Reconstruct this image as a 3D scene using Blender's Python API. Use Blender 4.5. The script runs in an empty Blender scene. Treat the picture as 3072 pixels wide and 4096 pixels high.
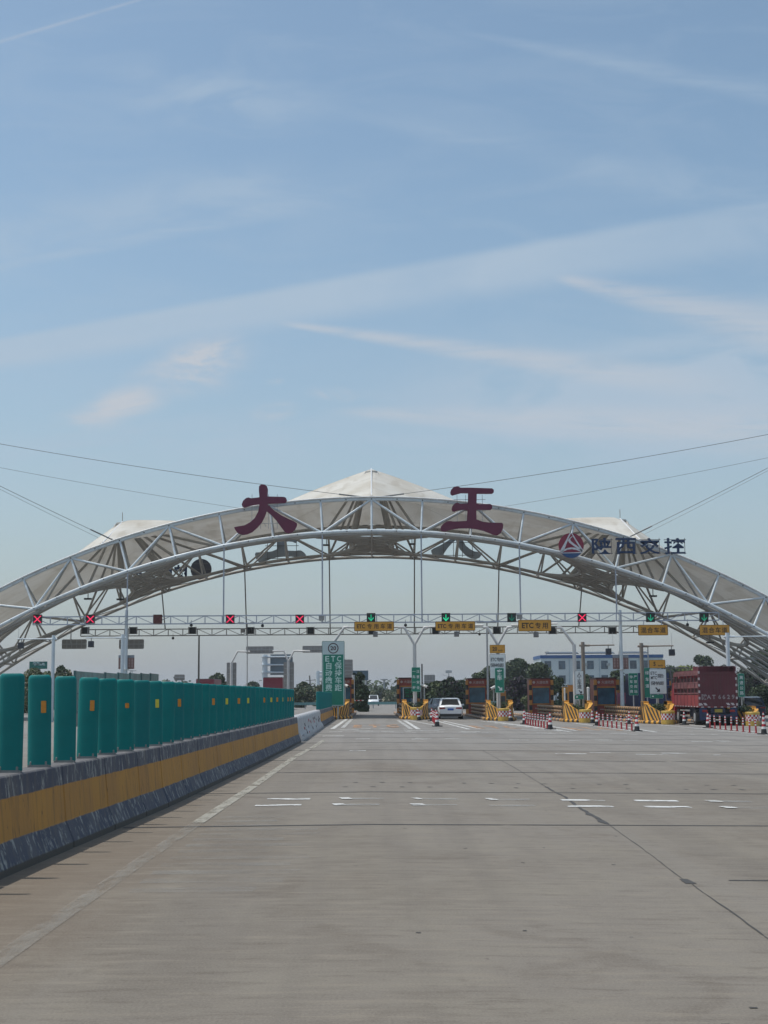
import bpy, bmesh, math, random
from mathutils import Vector, Matrix
C = bpy.context.scene.collection
S = bpy.context.scene
R_ = math.radians
random.seed(7)

# ------------------------------------------------------------------ camera, world, sun, exposure
F = 5700.0; PW, PH = 3072.0, 4096.0; CH = 1.65
PITCH = math.atan(735 / 5700); ROLL = -0.0072; YAW = -0.0088
CR = Matrix.Rotation(YAW, 3, 'Z') @ Matrix.Rotation(math.pi / 2 + PITCH, 3, 'X') @ Matrix.Rotation(ROLL, 3, 'Z')
cd = bpy.data.cameras.new('camera'); cam = bpy.data.objects.new('camera', cd); C.objects.link(cam)
cam.matrix_world = Matrix.Translation((0, 0, CH)) @ CR.to_4x4()
cd.sensor_fit = 'HORIZONTAL'; cd.sensor_width = 36.0; cd.lens = 36.0 * F / PW
cd.clip_start = 0.1; cd.clip_end = 6000
S.camera = cam

SUN_EL = 69.0
SUN_V = Vector((-0.345, 0.035, 0)).normalized() * math.cos(R_(SUN_EL)) + Vector((0, 0, math.sin(R_(SUN_EL))))
ld = bpy.data.lights.new('sun', 'SUN'); ld.energy = 2.7; ld.angle = R_(0.5); ld.color = (1.0, 0.955, 0.88)
lo = bpy.data.objects.new('sun', ld); C.objects.link(lo); lo.location = (-20, 10, 60)
lo.rotation_euler = SUN_V.to_track_quat('Z', 'Y').to_euler()

S.view_settings.view_transform = 'Standard'; S.view_settings.look = 'None'
S.view_settings.exposure = 0.0; S.view_settings.gamma = 1.0
S.cycles.max_bounces = 6; S.cycles.transparent_max_bounces = 12

def cray(px, py):
    return CR @ Vector(((px - PW / 2) / F, -(py - PH / 2) / F, -1.0))
def P(px, py, Y):                       # measured column/row at a known distance -> place
    d = cray(px, py); t = Y / d.y
    return Vector((d.x * t, Y, CH + d.z * t))
FALL = 0.016
def gz(x): return -FALL * max(0.0, min(x, 60.0))
def G(px, py, z=0.0):
    d = cray(px, py); t = (z - CH) / d.z
    if d.x * t > 0: t = (z - CH) / (d.z + FALL * d.x)
    return Vector((d.x * t, d.y * t, CH + d.z * t))
def XX(px, Y): return P(px, 2780, Y).x
def ZZ(px, py, Y): return P(px, py, Y).z

W = bpy.data.worlds.new('World'); S.world = W; W.use_nodes = True
nt = W.node_tree; N = nt.nodes; L = nt.links; N.clear()
def nd(tree, typ, **kw):
    n = tree.nodes.new(typ)
    for k, v in kw.items(): setattr(n, k, v)
    return n
def mth(tree, op, a, b=None, c=None, clamp=False):
    n = tree.nodes.new('ShaderNodeMath'); n.operation = op; n.use_clamp = clamp
    for i, v in enumerate((a, b, c)):
        if v is None: continue
        if isinstance(v, (int, float)): n.inputs[i].default_value = v
        else: tree.links.new(v, n.inputs[i])
    return n.outputs[0]
def mrange(tree, v, a, b, c, d, smooth=True):
    n = tree.nodes.new('ShaderNodeMapRange'); n.interpolation_type = 'SMOOTHSTEP' if smooth else 'LINEAR'
    tree.links.new(v, n.inputs[0])
    for i, x in enumerate((a, b, c, d)): n.inputs[i + 1].default_value = x
    return n.outputs[0]
def mixc(tree, f, a, b, bt='MIX'):
    n = tree.nodes.new('ShaderNodeMix'); n.data_type = 'RGBA'; n.blend_type = bt
    if isinstance(f, (int, float)): n.inputs[0].default_value = f
    else: tree.links.new(f, n.inputs[0])
    for i, v in ((6, a), (7, b)):
        if isinstance(v, tuple): n.inputs[i].default_value = (*v, 1)
        else: tree.links.new(v, n.inputs[i])
    return n.outputs[2]

sky = nd(nt, 'ShaderNodeTexSky', sky_type='NISHITA')
sky.sun_disc = False; sky.sun_elevation = R_(SUN_EL); sky.sun_rotation = math.atan2(SUN_V.x, SUN_V.y)
sky.altitude = 400; sky.air_density = 1.0; sky.dust_density = 2.2; sky.ozone_density = 1.5
tc = nd(nt, 'ShaderNodeTexCoord'); sp = nd(nt, 'ShaderNodeSeparateXYZ'); L.new(tc.outputs['Generated'], sp.inputs[0])
yy = mth(nt, 'MAXIMUM', mth(nt, 'ABSOLUTE', sp.outputs[1]), 0.02)
U = mth(nt, 'DIVIDE', sp.outputs[0], yy); V = mth(nt, 'DIVIDE', sp.outputs[2], yy)
cmb = nd(nt, 'ShaderNodeCombineXYZ'); L.new(U, cmb.inputs[0]); L.new(V, cmb.inputs[1])
def noise_w(scale, detail=6, rough=.6, sx=1., sy=1., rot=0., dist=0., off=(0, 0, 0)):
    mp = nd(nt, 'ShaderNodeMapping'); L.new(cmb.outputs[0], mp.inputs[0])
    mp.inputs['Scale'].default_value = (sx, sy, 1); mp.inputs['Rotation'].default_value = (0, 0, rot)
    mp.inputs['Location'].default_value = off
    n = nd(nt, 'ShaderNodeTexNoise'); L.new(mp.outputs[0], n.inputs['Vector'])
    n.inputs['Scale'].default_value = scale; n.inputs['Detail'].default_value = detail
    n.inputs['Roughness'].default_value = rough; n.inputs['Distortion'].default_value = dist
    return n.outputs[0]
n_fine = noise_w(22, 7, .62, 1, 2.2, -.12, .6)
n_wisp = noise_w(9, 7, .6, 1, 3.2, -.18, .8, (3, 1, 0))
n_wob = noise_w(5, 4, .5, 1, 1, 0, 0, (7, 2, 0))
def d2(px, py):
    d = cray(px, py); return d.x / d.y, d.z / d.y
def streak(a, b, w1, w2, amp, up=0.6, lo_=0.6, nz=n_fine, k=(0.3, 0.65), fade=(.12, .12), wob=.0):
    (ax, az), (bx, bz) = d2(*a), d2(*b)
    dx, dz = bx - ax, bz - az; Ln = math.hypot(dx, dz); ex, ez = dx / Ln, dz / Ln
    rx = mth(nt, 'SUBTRACT', U, ax); rz = mth(nt, 'SUBTRACT', V, az)
    t = mth(nt, 'DIVIDE', mth(nt, 'ADD', mth(nt, 'MULTIPLY', rx, ex), mth(nt, 'MULTIPLY', rz, ez)), Ln)
    s = mth(nt, 'SUBTRACT', mth(nt, 'MULTIPLY', rz, ex), mth(nt, 'MULTIPLY', rx, ez))
    if wob: s = mth(nt, 'ADD', s, mth(nt, 'MULTIPLY', mth(nt, 'SUBTRACT', n_wob, .5), wob))
    wd = mth(nt, 'MULTIPLY_ADD', t, (w2 - w1) / F, w1 / F)
    q = mth(nt, 'DIVIDE', s, wd)
    body = mth(nt, 'MULTIPLY', mrange(nt, q, 1.0, 1.0 - up, 0, 1), mrange(nt, q, -1.0, -1.0 + lo_, 0, 1))
    ends = mth(nt, 'MULTIPLY', mrange(nt, t, -fade[0], fade[0], 0, 1), mrange(nt, t, 1 + fade[1], 1 - fade[1], 0, 1))
    m = mth(nt, 'MULTIPLY', body, ends)
    nn = mrange(nt, nz, k[0], k[1], .25, 1)
    return mth(nt, 'MULTIPLY', mth(nt, 'MULTIPLY', m, nn), amp)
def blob(cx, cy, rx, ry, ang, amp, nz=None, k=(.38, .62), soft=1.0):
    (ax, az) = d2(cx, cy); ca, sa = math.cos(ang), math.sin(ang)
    rx_ = mth(nt, 'SUBTRACT', U, ax); rz = mth(nt, 'SUBTRACT', V, az)
    rz = mth(nt, 'ADD', rz, mth(nt, 'MULTIPLY', mth(nt, 'SUBTRACT', n_wob, .5), ry / F * .9))
    p_ = mth(nt, 'DIVIDE', mth(nt, 'ADD', mth(nt, 'MULTIPLY', rx_, ca), mth(nt, 'MULTIPLY', rz, sa)), rx / F)
    q_ = mth(nt, 'DIVIDE', mth(nt, 'SUBTRACT', mth(nt, 'MULTIPLY', rz, ca), mth(nt, 'MULTIPLY', rx_, sa)), ry / F)
    r2_ = mth(nt, 'SQRT', mth(nt, 'ADD', mth(nt, 'MULTIPLY', p_, p_), mth(nt, 'MULTIPLY', q_, q_)))
    m = mrange(nt, r2_, 1.0, 1.0 - soft, 0, 1)
    return mth(nt, 'MULTIPLY', mth(nt, 'MULTIPLY', m, mrange(nt, nz or n_fine, k[0], k[1], .1, 1)), amp)
n_fib = noise_w(14, 9, .72, .55, 5.0, -.16, 1.4, (5, 4, 0)); n_puff = noise_w(13, 9, .68, .75, 2.0, .22, 1.0, (9, 4, 0))
VEIL = [
    streak((-400, 1490), (3000, 930), 80, 150, .72, .40, .9, n_wob, (.15, .45), (.05, .4)),
    streak((-300, 1130), (1250, 815), 14, 70, .34, .8, 1.0, n_fib, (.35, .6), (.1, .3)),
    streak((-200, 1010), (1200, 700), 200, 160, .34, 1., 1., n_wisp, (.25, .6)),
    blob(900, 400, 620, 210, -.12, .42, n_wisp, (.3, .6)),
    streak((1950, 150), (3300, 420), 30, 90, .26, 1., 1., n_fib, (.3, .6)),
    streak((1500, 470), (3400, 900), 60, 180, .20, 1., 1., n_wisp, (.3, .6)),
    blob(2450, 1640, 1400, 380, .03, 1.0, n_wisp, (.28, .60)),
    blob(3000, 1400, 900, 330, .10, .7, n_wisp, (.28, .60)),
    blob(700, 1780, 1300, 190, .05, .40, n_wisp, (.32, .60)),
]
ST = [
    streak((-60, 185), (620, -20), 16, 12, .28, 1., 1.),
    streak((1150, 1295), (2750, 1530), 20, 110, .62, 1., 1., n_fib, (.25, .58), (.04, .3)),
    streak((2250, 1115), (3500, 1400), 34, 220, .6, 1., 1., n_fib, (.28, .6), (.04, .2)),
    streak((1400, 1650), (3400, 1740), 34, 190, .6, 1., 1., n_fib, (.28, .6), (.08, .2)),
    blob(800, 1440, 290, 130, .28, 1.5, n_puff, (.36, .66)), blob(740, 1510, 330, 120, .12, .8, n_wisp, (.35, .6)),
    blob(490, 1612, 240, 90, .16, 1.4, n_puff, (.36, .66)), blob(330, 1690, 210, 80, .1, .7, n_wisp, (.35, .6)),
    blob(1100, 1645, 130, 50, .12, .9, n_fine, (.38, .6)), blob(1330, 1578, 130, 44, -.1, .8, n_fine, (.4, .6)), blob(1095, 1527, 60, 20, .1, .4, n_fine, (.4, .6)),
]
def total(l):
    t = l[0]
    for q in l[1:]: t = mth(nt, 'ADD', t, q)
    return t
skc = mixc(nt, 1.0, sky.outputs[0], (1.46, 1.53, 1.38), 'MULTIPLY')
lowh = mth(nt, 'POWER', mth(nt, 'SUBTRACT', 1.0, mrange(nt, V, -.02, .5, 0, 1, False)), 2.6)
skc = mixc(nt, mth(nt, 'MULTIPLY', lowh, .85), skc, (3.45, 3.65, 4.2))
veil = mth(nt, 'ADD', total(VEIL), mth(nt, 'MULTIPLY', mrange(nt, n_wisp, .40, .72, 0, 1), .16))
cl = mixc(nt, mth(nt, 'MINIMUM', veil, .8), skc, (4.3, 5.35, 6.5))
cl = mixc(nt, mth(nt, 'MINIMUM', total(ST), .88), cl, (5.4, 5.75, 6.3))
bg = nd(nt, 'ShaderNodeBackground'); bg.inputs[1].default_value = 0.1
ow = nd(nt, 'ShaderNodeOutputWorld'); L.new(cl, bg.inputs[0]); L.new(bg.outputs[0], ow.inputs[0])

# ------------------------------------------------------------------ materials
MATS = {}
def mat(name, col, rough=.6, metal=0., var=.12, scale=4., bump=0., emit=None, spec=.5, dirt=None):
    if name in MATS: return MATS[name]
    m = bpy.data.materials.new(name); m.use_nodes = True; t = m.node_tree
    b = t.nodes['Principled BSDF']; b.inputs['Roughness'].default_value = rough; b.inputs['Metallic'].default_value = metal
    b.inputs['Specular IOR Level'].default_value = spec
    tcn = nd(t, 'ShaderNodeTexCoord')
    if emit:
        b.inputs['Base Color'].default_value = (*col, 1)
        b.inputs['Emission Color'].default_value = (*emit[0], 1); b.inputs['Emission Strength'].default_value = emit[1]
    else:
        nz = nd(t, 'ShaderNodeTexNoise'); t.links.new(tcn.outputs['Object'], nz.inputs['Vector'])
        nz.inputs['Scale'].default_value = scale; nz.inputs['Detail'].default_value = 6; nz.inputs['Roughness'].default_value = .6
        f = mrange(t, nz.outputs[0], .3, .7, 0, 1)
        a = tuple(c * (1 - var) for c in col); bb = tuple(min(1, c * (1 + var)) for c in col)
        out = mixc(t, f, a, bb)
        if dirt:
            n2 = nd(t, 'ShaderNodeTexNoise'); t.links.new(tcn.outputs['Object'], n2.inputs['Vector'])
            n2.inputs['Scale'].default_value = dirt[1]; n2.inputs['Detail'].default_value = 8; n2.inputs['Roughness'].default_value = .7
            out = mixc(t, mth(t, 'MULTIPLY', mrange(t, n2.outputs[0], .5, .68, 0, 1), dirt[2]), out, dirt[0])
        t.links.new(out, b.inputs['Base Color'])
        if bump:
            bp = nd(t, 'ShaderNodeBump'); bp.inputs['Strength'].default_value = bump; bp.inputs['Distance'].default_value = .02
            t.links.new(nz.outputs[0], bp.inputs['Height']); t.links.new(bp.outputs[0], b.inputs['Normal'])
    MATS[name] = m; return m
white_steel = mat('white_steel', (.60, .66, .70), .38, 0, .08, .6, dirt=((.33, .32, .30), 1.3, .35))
grey_steel = mat('grey_steel', (.42, .43, .44), .45, .1, .1, .8)
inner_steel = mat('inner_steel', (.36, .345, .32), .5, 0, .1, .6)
dark_steel = mat('dark_steel', (.16, .15, .14), .5, .2, .1, 1)
black = mat('black', (.018, .018, .02), .45)
yellow = mat('yellow_paint', (.72, .36, .05), .5, 0, .1, 3, dirt=((.3, .2, .1), 5, .4))
stripe_black = mat('stripe_black', (.055, .045, .04), .55, 0, .2, 3, dirt=((.2, .17, .13), 6, .5))
sign_yellow = mat('sign_yellow', (.62, .30, .035), .45, 0, .06, 2)
sign_green = mat('sign_green', (.006, .20, .13), .45, 0, .06, 2)
sign_white = mat('sign_white', (.72, .76, .76), .45, 0, .05, 2)
letter_white = mat('letter_white', (.78, .8, .78), .5, 0, .03)
letter_black = mat('letter_black', (.02, .02, .03), .5, 0, .03)
letter_brown = mat('letter_brown', (.05, .03, .015), .5, 0, .03)
sign_back = mat('sign_back', (.30, .29, .28), .5, .2, .12, 1.5)
crimson = mat('crimson', (.13, .012, .045), .5, 0, .08, 1)
navy = mat('navy', (.012, .035, .10), .5, 0, .08, 1)
red_paint = mat('red_paint', (.42, .02, .03), .5, 0, .12, 4)
white_paint = mat('white_paint', (.72, .72, .70), .55, 0, .1, 4)
rubber = mat('rubber', (.025, .025, .027), .8)
glass_dark = mat('glass_dark', (.02, .035, .05), .12, 0, .1, 1, spec=.8)
booth_red = mat('booth_red', (.42, .085, .055), .45, 0, .12, 2)
booth_orange = mat('booth_orange', (.66, .27, .06), .45, 0, .12, 2)

# ------------------------------------------------------------------ mesh builder
class MB:
    def __init__(s): s.v = []; s.f = []; s.m = []; s.sm = []
    def add(s, vs, fs, m=0, smooth=False):
        b = len(s.v); s.v += [tuple(v) for v in vs]
        for f in fs: s.f.append([b + i for i in f]); s.m.append(m); s.sm.append(smooth)
    def box(s, x0, x1, y0, y1, z0, z1, m=0):
        s.add([(x0, y0, z0), (x1, y0, z0), (x1, y1, z0), (x0, y1, z0), (x0, y0, z1), (x1, y0, z1), (x1, y1, z1), (x0, y1, z1)],
              [(0, 3, 2, 1), (4, 5, 6, 7), (0, 1, 5, 4), (1, 2, 6, 5), (2, 3, 7, 6), (3, 0, 4, 7)], m)
    def hexa(s, vs, m=0):
        s.add(vs, [(0, 3, 2, 1), (4, 5, 6, 7), (0, 1, 5, 4), (1, 2, 6, 5), (2, 3, 7, 6), (3, 0, 4, 7)], m)
    def bar(s, a, b, w, h=None, m=0):
        a, b = Vector(a), Vector(b); h = h or w; d = (b - a).normalized()
        up = Vector((0, 0, 1)) if abs(d.z) < .95 else Vector((0, 1, 0))
        x = d.cross(up).normalized() * w / 2; z = x.cross(d).normalized() * h / 2
        s.hexa([a - x - z, a + x - z, b + x - z, b - x - z, a - x + z, a + x + z, b + x + z, b - x + z], m)
    def tube(s, pts, r, n=8, m=0, caps=True):
        pts = [Vector(p) for p in pts]; rr = r if isinstance(r, (list, tuple)) else [r] * len(pts)
        rings = []; prev = None
        for i, p in enumerate(pts):
            d = (pts[min(i + 1, len(pts) - 1)] - pts[max(i - 1, 0)]).normalized()
            if prev is None:
                u = d.cross(Vector((0, 0, 1)) if abs(d.z) < .9 else Vector((0, 1, 0))).normalized()
            else:
                u = (prev - d * prev.dot(d)).normalized()
            prev = u; w = d.cross(u)
            rings.append([p + (u * math.cos(2 * math.pi * k / n) + w * math.sin(2 * math.pi * k / n)) * rr[i] for k in range(n)])
        vs = [v for g in rings for v in g]; fs = []
        for i in range(len(pts) - 1):
            for k in range(n):
                k2 = (k + 1) % n; fs.append((i * n + k, i * n + k2, (i + 1) * n + k2, (i + 1) * n + k))
        s.add(vs, fs, m, True)
        if caps:
            s.add(rings[0], [tuple(range(n))[::-1]], m); s.add(rings[-1], [tuple(range(n))], m)
    def lathe(s, prof, cx=0, cy=0, n=16, m=0, mf=None, z0=0, smooth=True, tilt=None):
        vs = []
        for (r, z) in prof:
            for k in range(n):
                a = 2 * math.pi * k / n; vs.append((cx + r * math.cos(a), cy + r * math.sin(a), z0 + z))
        for i in range(len(prof) - 1):
            for k in range(n):
                k2 = (k + 1) % n
                s.add([vs[i * n + k], vs[i * n + k2], vs[(i + 1) * n + k2], vs[(i + 1) * n + k]], [(0, 1, 2, 3)], mf(i, k) if mf else m, smooth)
        s.add(vs[-n:], [tuple(range(n))], mf(len(prof) - 2, 0) if mf else m)
    def prism(s, pts, y0, y1, m=0, sm=False):     # outline in XZ, thickness along Y
        n = len(pts)
        area = sum(pts[i][0] * pts[(i + 1) % n][1] - pts[(i + 1) % n][0] * pts[i][1] for i in range(n))
        if area < 0: pts = pts[::-1]
        fr = [(x, y0, z) for x, z in pts]; bk = [(x, y1, z) for x, z in pts]
        from mathutils.geometry import tessellate_polygon
        tris = tessellate_polygon([[Vector((x, z, 0)) for x, z in pts]])
        T = []
        for a, b, c in tris:
            cr = (pts[b][0] - pts[a][0]) * (pts[c][1] - pts[a][1]) - (pts[c][0] - pts[a][0]) * (pts[b][1] - pts[a][1])
            T.append((a, b, c) if cr > 0 else (a, c, b))
        s.add(fr, T, m); s.add(bk, [t[::-1] for t in T], m)
        s.add(fr + bk, [((i + 1) % n, i, n + i, n + (i + 1) % n) for i in range(n)], m, sm)
    def plate(s, x0, x1, z0, z1, y0, y1, r=.05, m=0):
        s.prism(rrect(x0, x1, z0, z1, r), y0, y1, m)
    def build(s, name, mats, parent=None, world=True, origin=None):
        me = bpy.data.meshes.new(name)
        off = Vector((0, 0, 0))
        if parent is not None and world:
            q = parent
            while q is not None: off += q.location; q = q.parent
        if origin is not None: off = Vector(origin)
        me.from_pydata([(v[0] - off.x, v[1] - off.y, v[2] - off.z) for v in s.v], [], s.f)
        if not isinstance(mats, (list, tuple)): mats = [mats]
        for m in mats: me.materials.append(m)
        me.polygons.foreach_set('material_index', s.m); me.polygons.foreach_set('use_smooth', s.sm)
        me.update()
        o = bpy.data.objects.new(name, me); C.objects.link(o)
        if parent is not None: o.parent = parent
        if origin is not None: o.location = origin
        return o
def rrect(x0, x1, z0, z1, r, n=4):
    r = min(r, (x1 - x0) / 2.01, (z1 - z0) / 2.01); o = []
    for cx, cz, a0 in ((x1 - r, z0 + r, -90), (x1 - r, z1 - r, 0), (x0 + r, z1 - r, 90), (x0 + r, z0 + r, 180)):
        for k in range(n + 1):
            a = R_(a0 + 90 * k / n); o.append((cx + r * math.cos(a), cz + r * math.sin(a)))
    return o
def thing(name, label, cat, loc=(0, 0, 0), group=None):
    o = bpy.data.objects.new(name, None); C.objects.link(o); o.location = loc; o.empty_display_size = .2
    return tag(o, label, cat, group)
def tag(o, label, cat, group=None):
    o['label'] = label; o['category'] = cat
    if group: o['group'] = group
    return o
def structure(o): o['kind'] = 'structure'; return o
def copy_tree(o, parent=None):
    c = o.copy(); C.objects.link(c)
    if parent is not None: c.parent = parent
    for ch in list(o.children): copy_tree(ch, c)
    return c
# lettering, as thin mesh
_T = {}
def glyph(ch, bold=.0):
    k = (ch, bold)
    if k in _T: return _T[k]
    cu = bpy.data.curves.new('t', 'FONT'); cu.body = ch; cu.size = 1; cu.align_x = 'CENTER'; cu.offset = bold; cu.resolution_u = 2
    ob = bpy.data.objects.new('t', cu); C.objects.link(ob)
    dg = bpy.context.evaluated_depsgraph_get(); me = ob.evaluated_get(dg).to_mesh()
    r = ([tuple(v.co) for v in me.vertices], [tuple(p.vertices) for p in me.polygons])
    bpy.data.objects.remove(ob); bpy.data.curves.remove(cu)
    _T[k] = r; return r
def put(mb, ch, cx, cz, y, s, m=0, bold=.012, sx=1., latin=False, flat=False):
    vs, fs = glyph(ch, bold)
    if not vs: return
    if latin:
        xs = [v[0] for v in vs]; zs = [v[1] for v in vs]; mx, mz = (min(xs) + max(xs)) / 2, (min(zs) + max(zs)) / 2
    else: mx, mz = 0, .38
    if flat: mb.add([(cx + (v[0] - mx) * s * sx, cz + (v[1] - mz) * s, y) for v in vs], fs, m)
    else: mb.add([(cx + (v[0] - mx) * s * sx, y, cz + (v[1] - mz) * s) for v in vs], fs, m)
def text_fit(mb, t, x0, x1, z0, z1, y, m=0, bold=.02):
    """a word stretched to a box"""
    vs, fs = glyph(t, bold)
    xs = [v[0] for v in vs]; zs = [v[1] for v in vs]
    fx = (x1 - x0) / (max(xs) - min(xs)); fz = (z1 - z0) / (max(zs) - min(zs))
    mb.add([(x0 + (v[0] - min(xs)) * fx, y, z0 + (v[1] - min(zs)) * fz) for v in vs], fs, m)
#%%STRUCT
# ------------------------------------------------------------------ ground, road, joints, markings
def ground_material():
    m = bpy.data.materials.new('dry_ground'); m.use_nodes = True; t = m.node_tree; b = t.nodes['Principled BSDF']
    b.inputs['Roughness'].default_value = .9
    g = nd(t, 'ShaderNodeNewGeometry'); n = nd(t, 'ShaderNodeTexNoise'); t.links.new(g.outputs['Position'], n.inputs['Vector'])
    n.inputs['Scale'].default_value = .08; n.inputs['Detail'].default_value = 8
    t.links.new(mixc(t, mrange(t, n.outputs[0], .35, .65, 0, 1), (.10, .12, .05), (.22, .19, .13)), b.inputs['Base Color'])
    return m
def road_material():
    m = bpy.data.materials.new('worn_concrete'); m.use_nodes = True; t = m.node_tree; b = t.nodes['Principled BSDF']
    g = nd(t, 'ShaderNodeNewGeometry')
    def nz(sx, sy, det=8, ro=.62, off=0, dist=0.):
        mp = nd(t, 'ShaderNodeMapping'); t.links.new(g.outputs['Position'], mp.inputs[0])
        mp.inputs['Scale'].default_value = (sx, sy, 1); mp.inputs['Location'].default_value = (off, off * .7, 0)
        n = nd(t, 'ShaderNodeTexNoise'); t.links.new(mp.outputs[0], n.inputs['Vector']); n.inputs['Scale'].default_value = 1
        n.inputs['Detail'].default_value = det; n.inputs['Roughness'].default_value = ro; n.inputs['Distortion'].default_value = dist
        return n.outputs[0]
    big = nz(.22, .10, 5, .55, 3.1); patch = nz(.9, .8, 8, .65, 9.2, .6); streak_ = nz(1.3, 8, 9, .68, 1.7, .3)
    wheel = nz(1.6, .03, 4, .5, 5.5); grit = nz(60, 45, 4, .75); spots = nz(9, 9, 3, .5, 2.2); brush = nz(6, 120, 2, .5, 4)
    sep = nd(t, 'ShaderNodeSeparateXYZ'); t.links.new(g.outputs['Position'], sep.inputs[0])
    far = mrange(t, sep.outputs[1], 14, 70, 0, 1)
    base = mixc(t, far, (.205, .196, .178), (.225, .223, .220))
    c = mixc(t, mth(t, 'MULTIPLY', mrange(t, big, .40, .60, 0, 1), .7), base, (.250, .245, .235)); c = mixc(t, mth(t, 'MULTIPLY', mrange(t, big, .46, .34, 0, 1), .5), c, (.175, .150, .125))
    c = mixc(t, mth(t, 'MULTIPLY', mrange(t, patch, .46, .66, 0, 1), .55), c, (.27, .265, .24))
    c = mixc(t, mth(t, 'MULTIPLY', mrange(t, patch, .47, .30, 0, 1), .6), c, (.15, .135, .118))
    c = mixc(t, mth(t, 'MULTIPLY', mrange(t, streak_, .50, .66, 0, 1), .75), c, (.28, .268, .24))
    c = mixc(t, mth(t, 'MULTIPLY', mrange(t, streak_, .47, .32, 0, 1), .65), c, (.145, .132, .118))
    c = mixc(t, mth(t, 'MULTIPLY', mrange(t, wheel, .48, .62, 0, 1), .22), c, (.150, .145, .140)); c = mixc(t, mth(t, 'MULTIPLY', mrange(t, wheel, .46, .34, 0, 1), .2), c, (.26, .265, .265))
    c = mixc(t, mth(t, 'MULTIPLY', mrange(t, grit, .42, .75, 0, 1), .6), c, (.33, .32, .30))
    c = mixc(t, mth(t, 'MULTIPLY', mrange(t, grit, .45, .25, 0, 1), .5), c, (.10, .09, .08))
    mid = nz(4.5, 5.5, 7, .7, 6.1)
    c = mixc(t, mth(t, 'MULTIPLY', mrange(t, mid, .5, .7, 0, 1), .35), c, (.27, .265, .25)); c = mixc(t, mth(t, 'MULTIPLY', mrange(t, mid, .46, .3, 0, 1), .4), c, (.145, .132, .115))
    c = mixc(t, mth(t, 'MULTIPLY', mrange(t, spots, .70, .78, 0, 1), .5), c, (.09, .08, .075))
    # dusty strip by the barrier
    dust = mth(t, 'MULTIPLY', mth(t, 'MULTIPLY', mrange(t, sep.outputs[0], -1.7, -3.1, 0, 1), mrange(t, sep.outputs[0], -5, -4, 0, 1)), mrange(t, sep.outputs[1], 60, 30, 0, 1))
    c = mixc(t, mth(t, 'MULTIPLY', dust, .36), c, (.26, .225, .185))
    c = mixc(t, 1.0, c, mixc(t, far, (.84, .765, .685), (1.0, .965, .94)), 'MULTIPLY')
    t.links.new(c, b.inputs['Base Color'])
    b.inputs['Roughness'].default_value = .82; b.inputs['Specular IOR Level'].default_value = .22
    bp = nd(t, 'ShaderNodeBump'); bp.inputs['Strength'].default_value = .35; bp.inputs['Distance'].default_value = .006
    t.links.new(mth(t, 'ADD', grit, mth(t, 'MULTIPLY', brush, .8)), bp.inputs['Height']); t.links.new(bp.outputs[0], b.inputs['Normal'])
    return m
def sheet(name, xs, ys, dz, m):
    mb = MB(); nx, ny = len(xs), len(ys)
    mb.add([(x, y, gz(x) + dz) for y in ys for x in xs], [(j * nx + i, j * nx + i + 1, (j + 1) * nx + i + 1, (j + 1) * nx + i) for j in range(ny - 1) for i in range(nx - 1)])
    return structure(mb.build(name, m))
sheet('ground', [-2500, -60, 0, 60, 2500], [-300, 0, 400, 3500], -.02, ground_material())
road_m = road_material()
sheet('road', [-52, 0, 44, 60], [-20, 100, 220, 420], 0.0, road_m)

def worn(name, col, lo_, hi, sc=(3, 3), alpha=1.0):
    m = bpy.data.materials.new(name); m.use_nodes = True; t = m.node_tree; b = t.nodes['Principled BSDF']
    b.inputs['Roughness'].default_value = .7
    g = nd(t, 'ShaderNodeNewGeometry'); mp = nd(t, 'ShaderNodeMapping'); t.links.new(g.outputs['Position'], mp.inputs[0])
    mp.inputs['Scale'].default_value = (sc[0], sc[1], 1)
    n = nd(t, 'ShaderNodeTexNoise'); t.links.new(mp.outputs[0], n.inputs['Vector']); n.inputs['Scale'].default_value = 1
    n.inputs['Detail'].default_value = 8; n.inputs['Roughness'].default_value = .65
    b.inputs['Base Color'].default_value = (*col, 1)
    t.links.new(mth(t, 'MULTIPLY', mrange(t, n.outputs[0], lo_, hi, 0, 1), alpha), b.inputs['Alpha'])
    return m
mk_line = worn('worn_line_paint', (.42, .40, .34), .22, .60, (7, 1.6), .8); mk_line2 = worn('ghost_line_paint', (.36, .34, .30), .35, .65, (7, 1.6), .38)
mk_white = worn('worn_white_paint', (.62, .62, .60), .36, .5, (4, 5))
mk_rumble = worn('worn_rumble_paint', (.66, .66, .64), .42, .52, (2.6, 7))
mk_orange = worn('worn_orange_paint', (.50, .29, .16), .34, .56, (2.4, .5), .85)
joint_m = worn('joint_tar', (.045, .042, .04), .30, .42, (.8, .8), .95)
crack_m = worn('crack_tar', (.06, .055, .05), .34, .46, (3, 3), .95)
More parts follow.
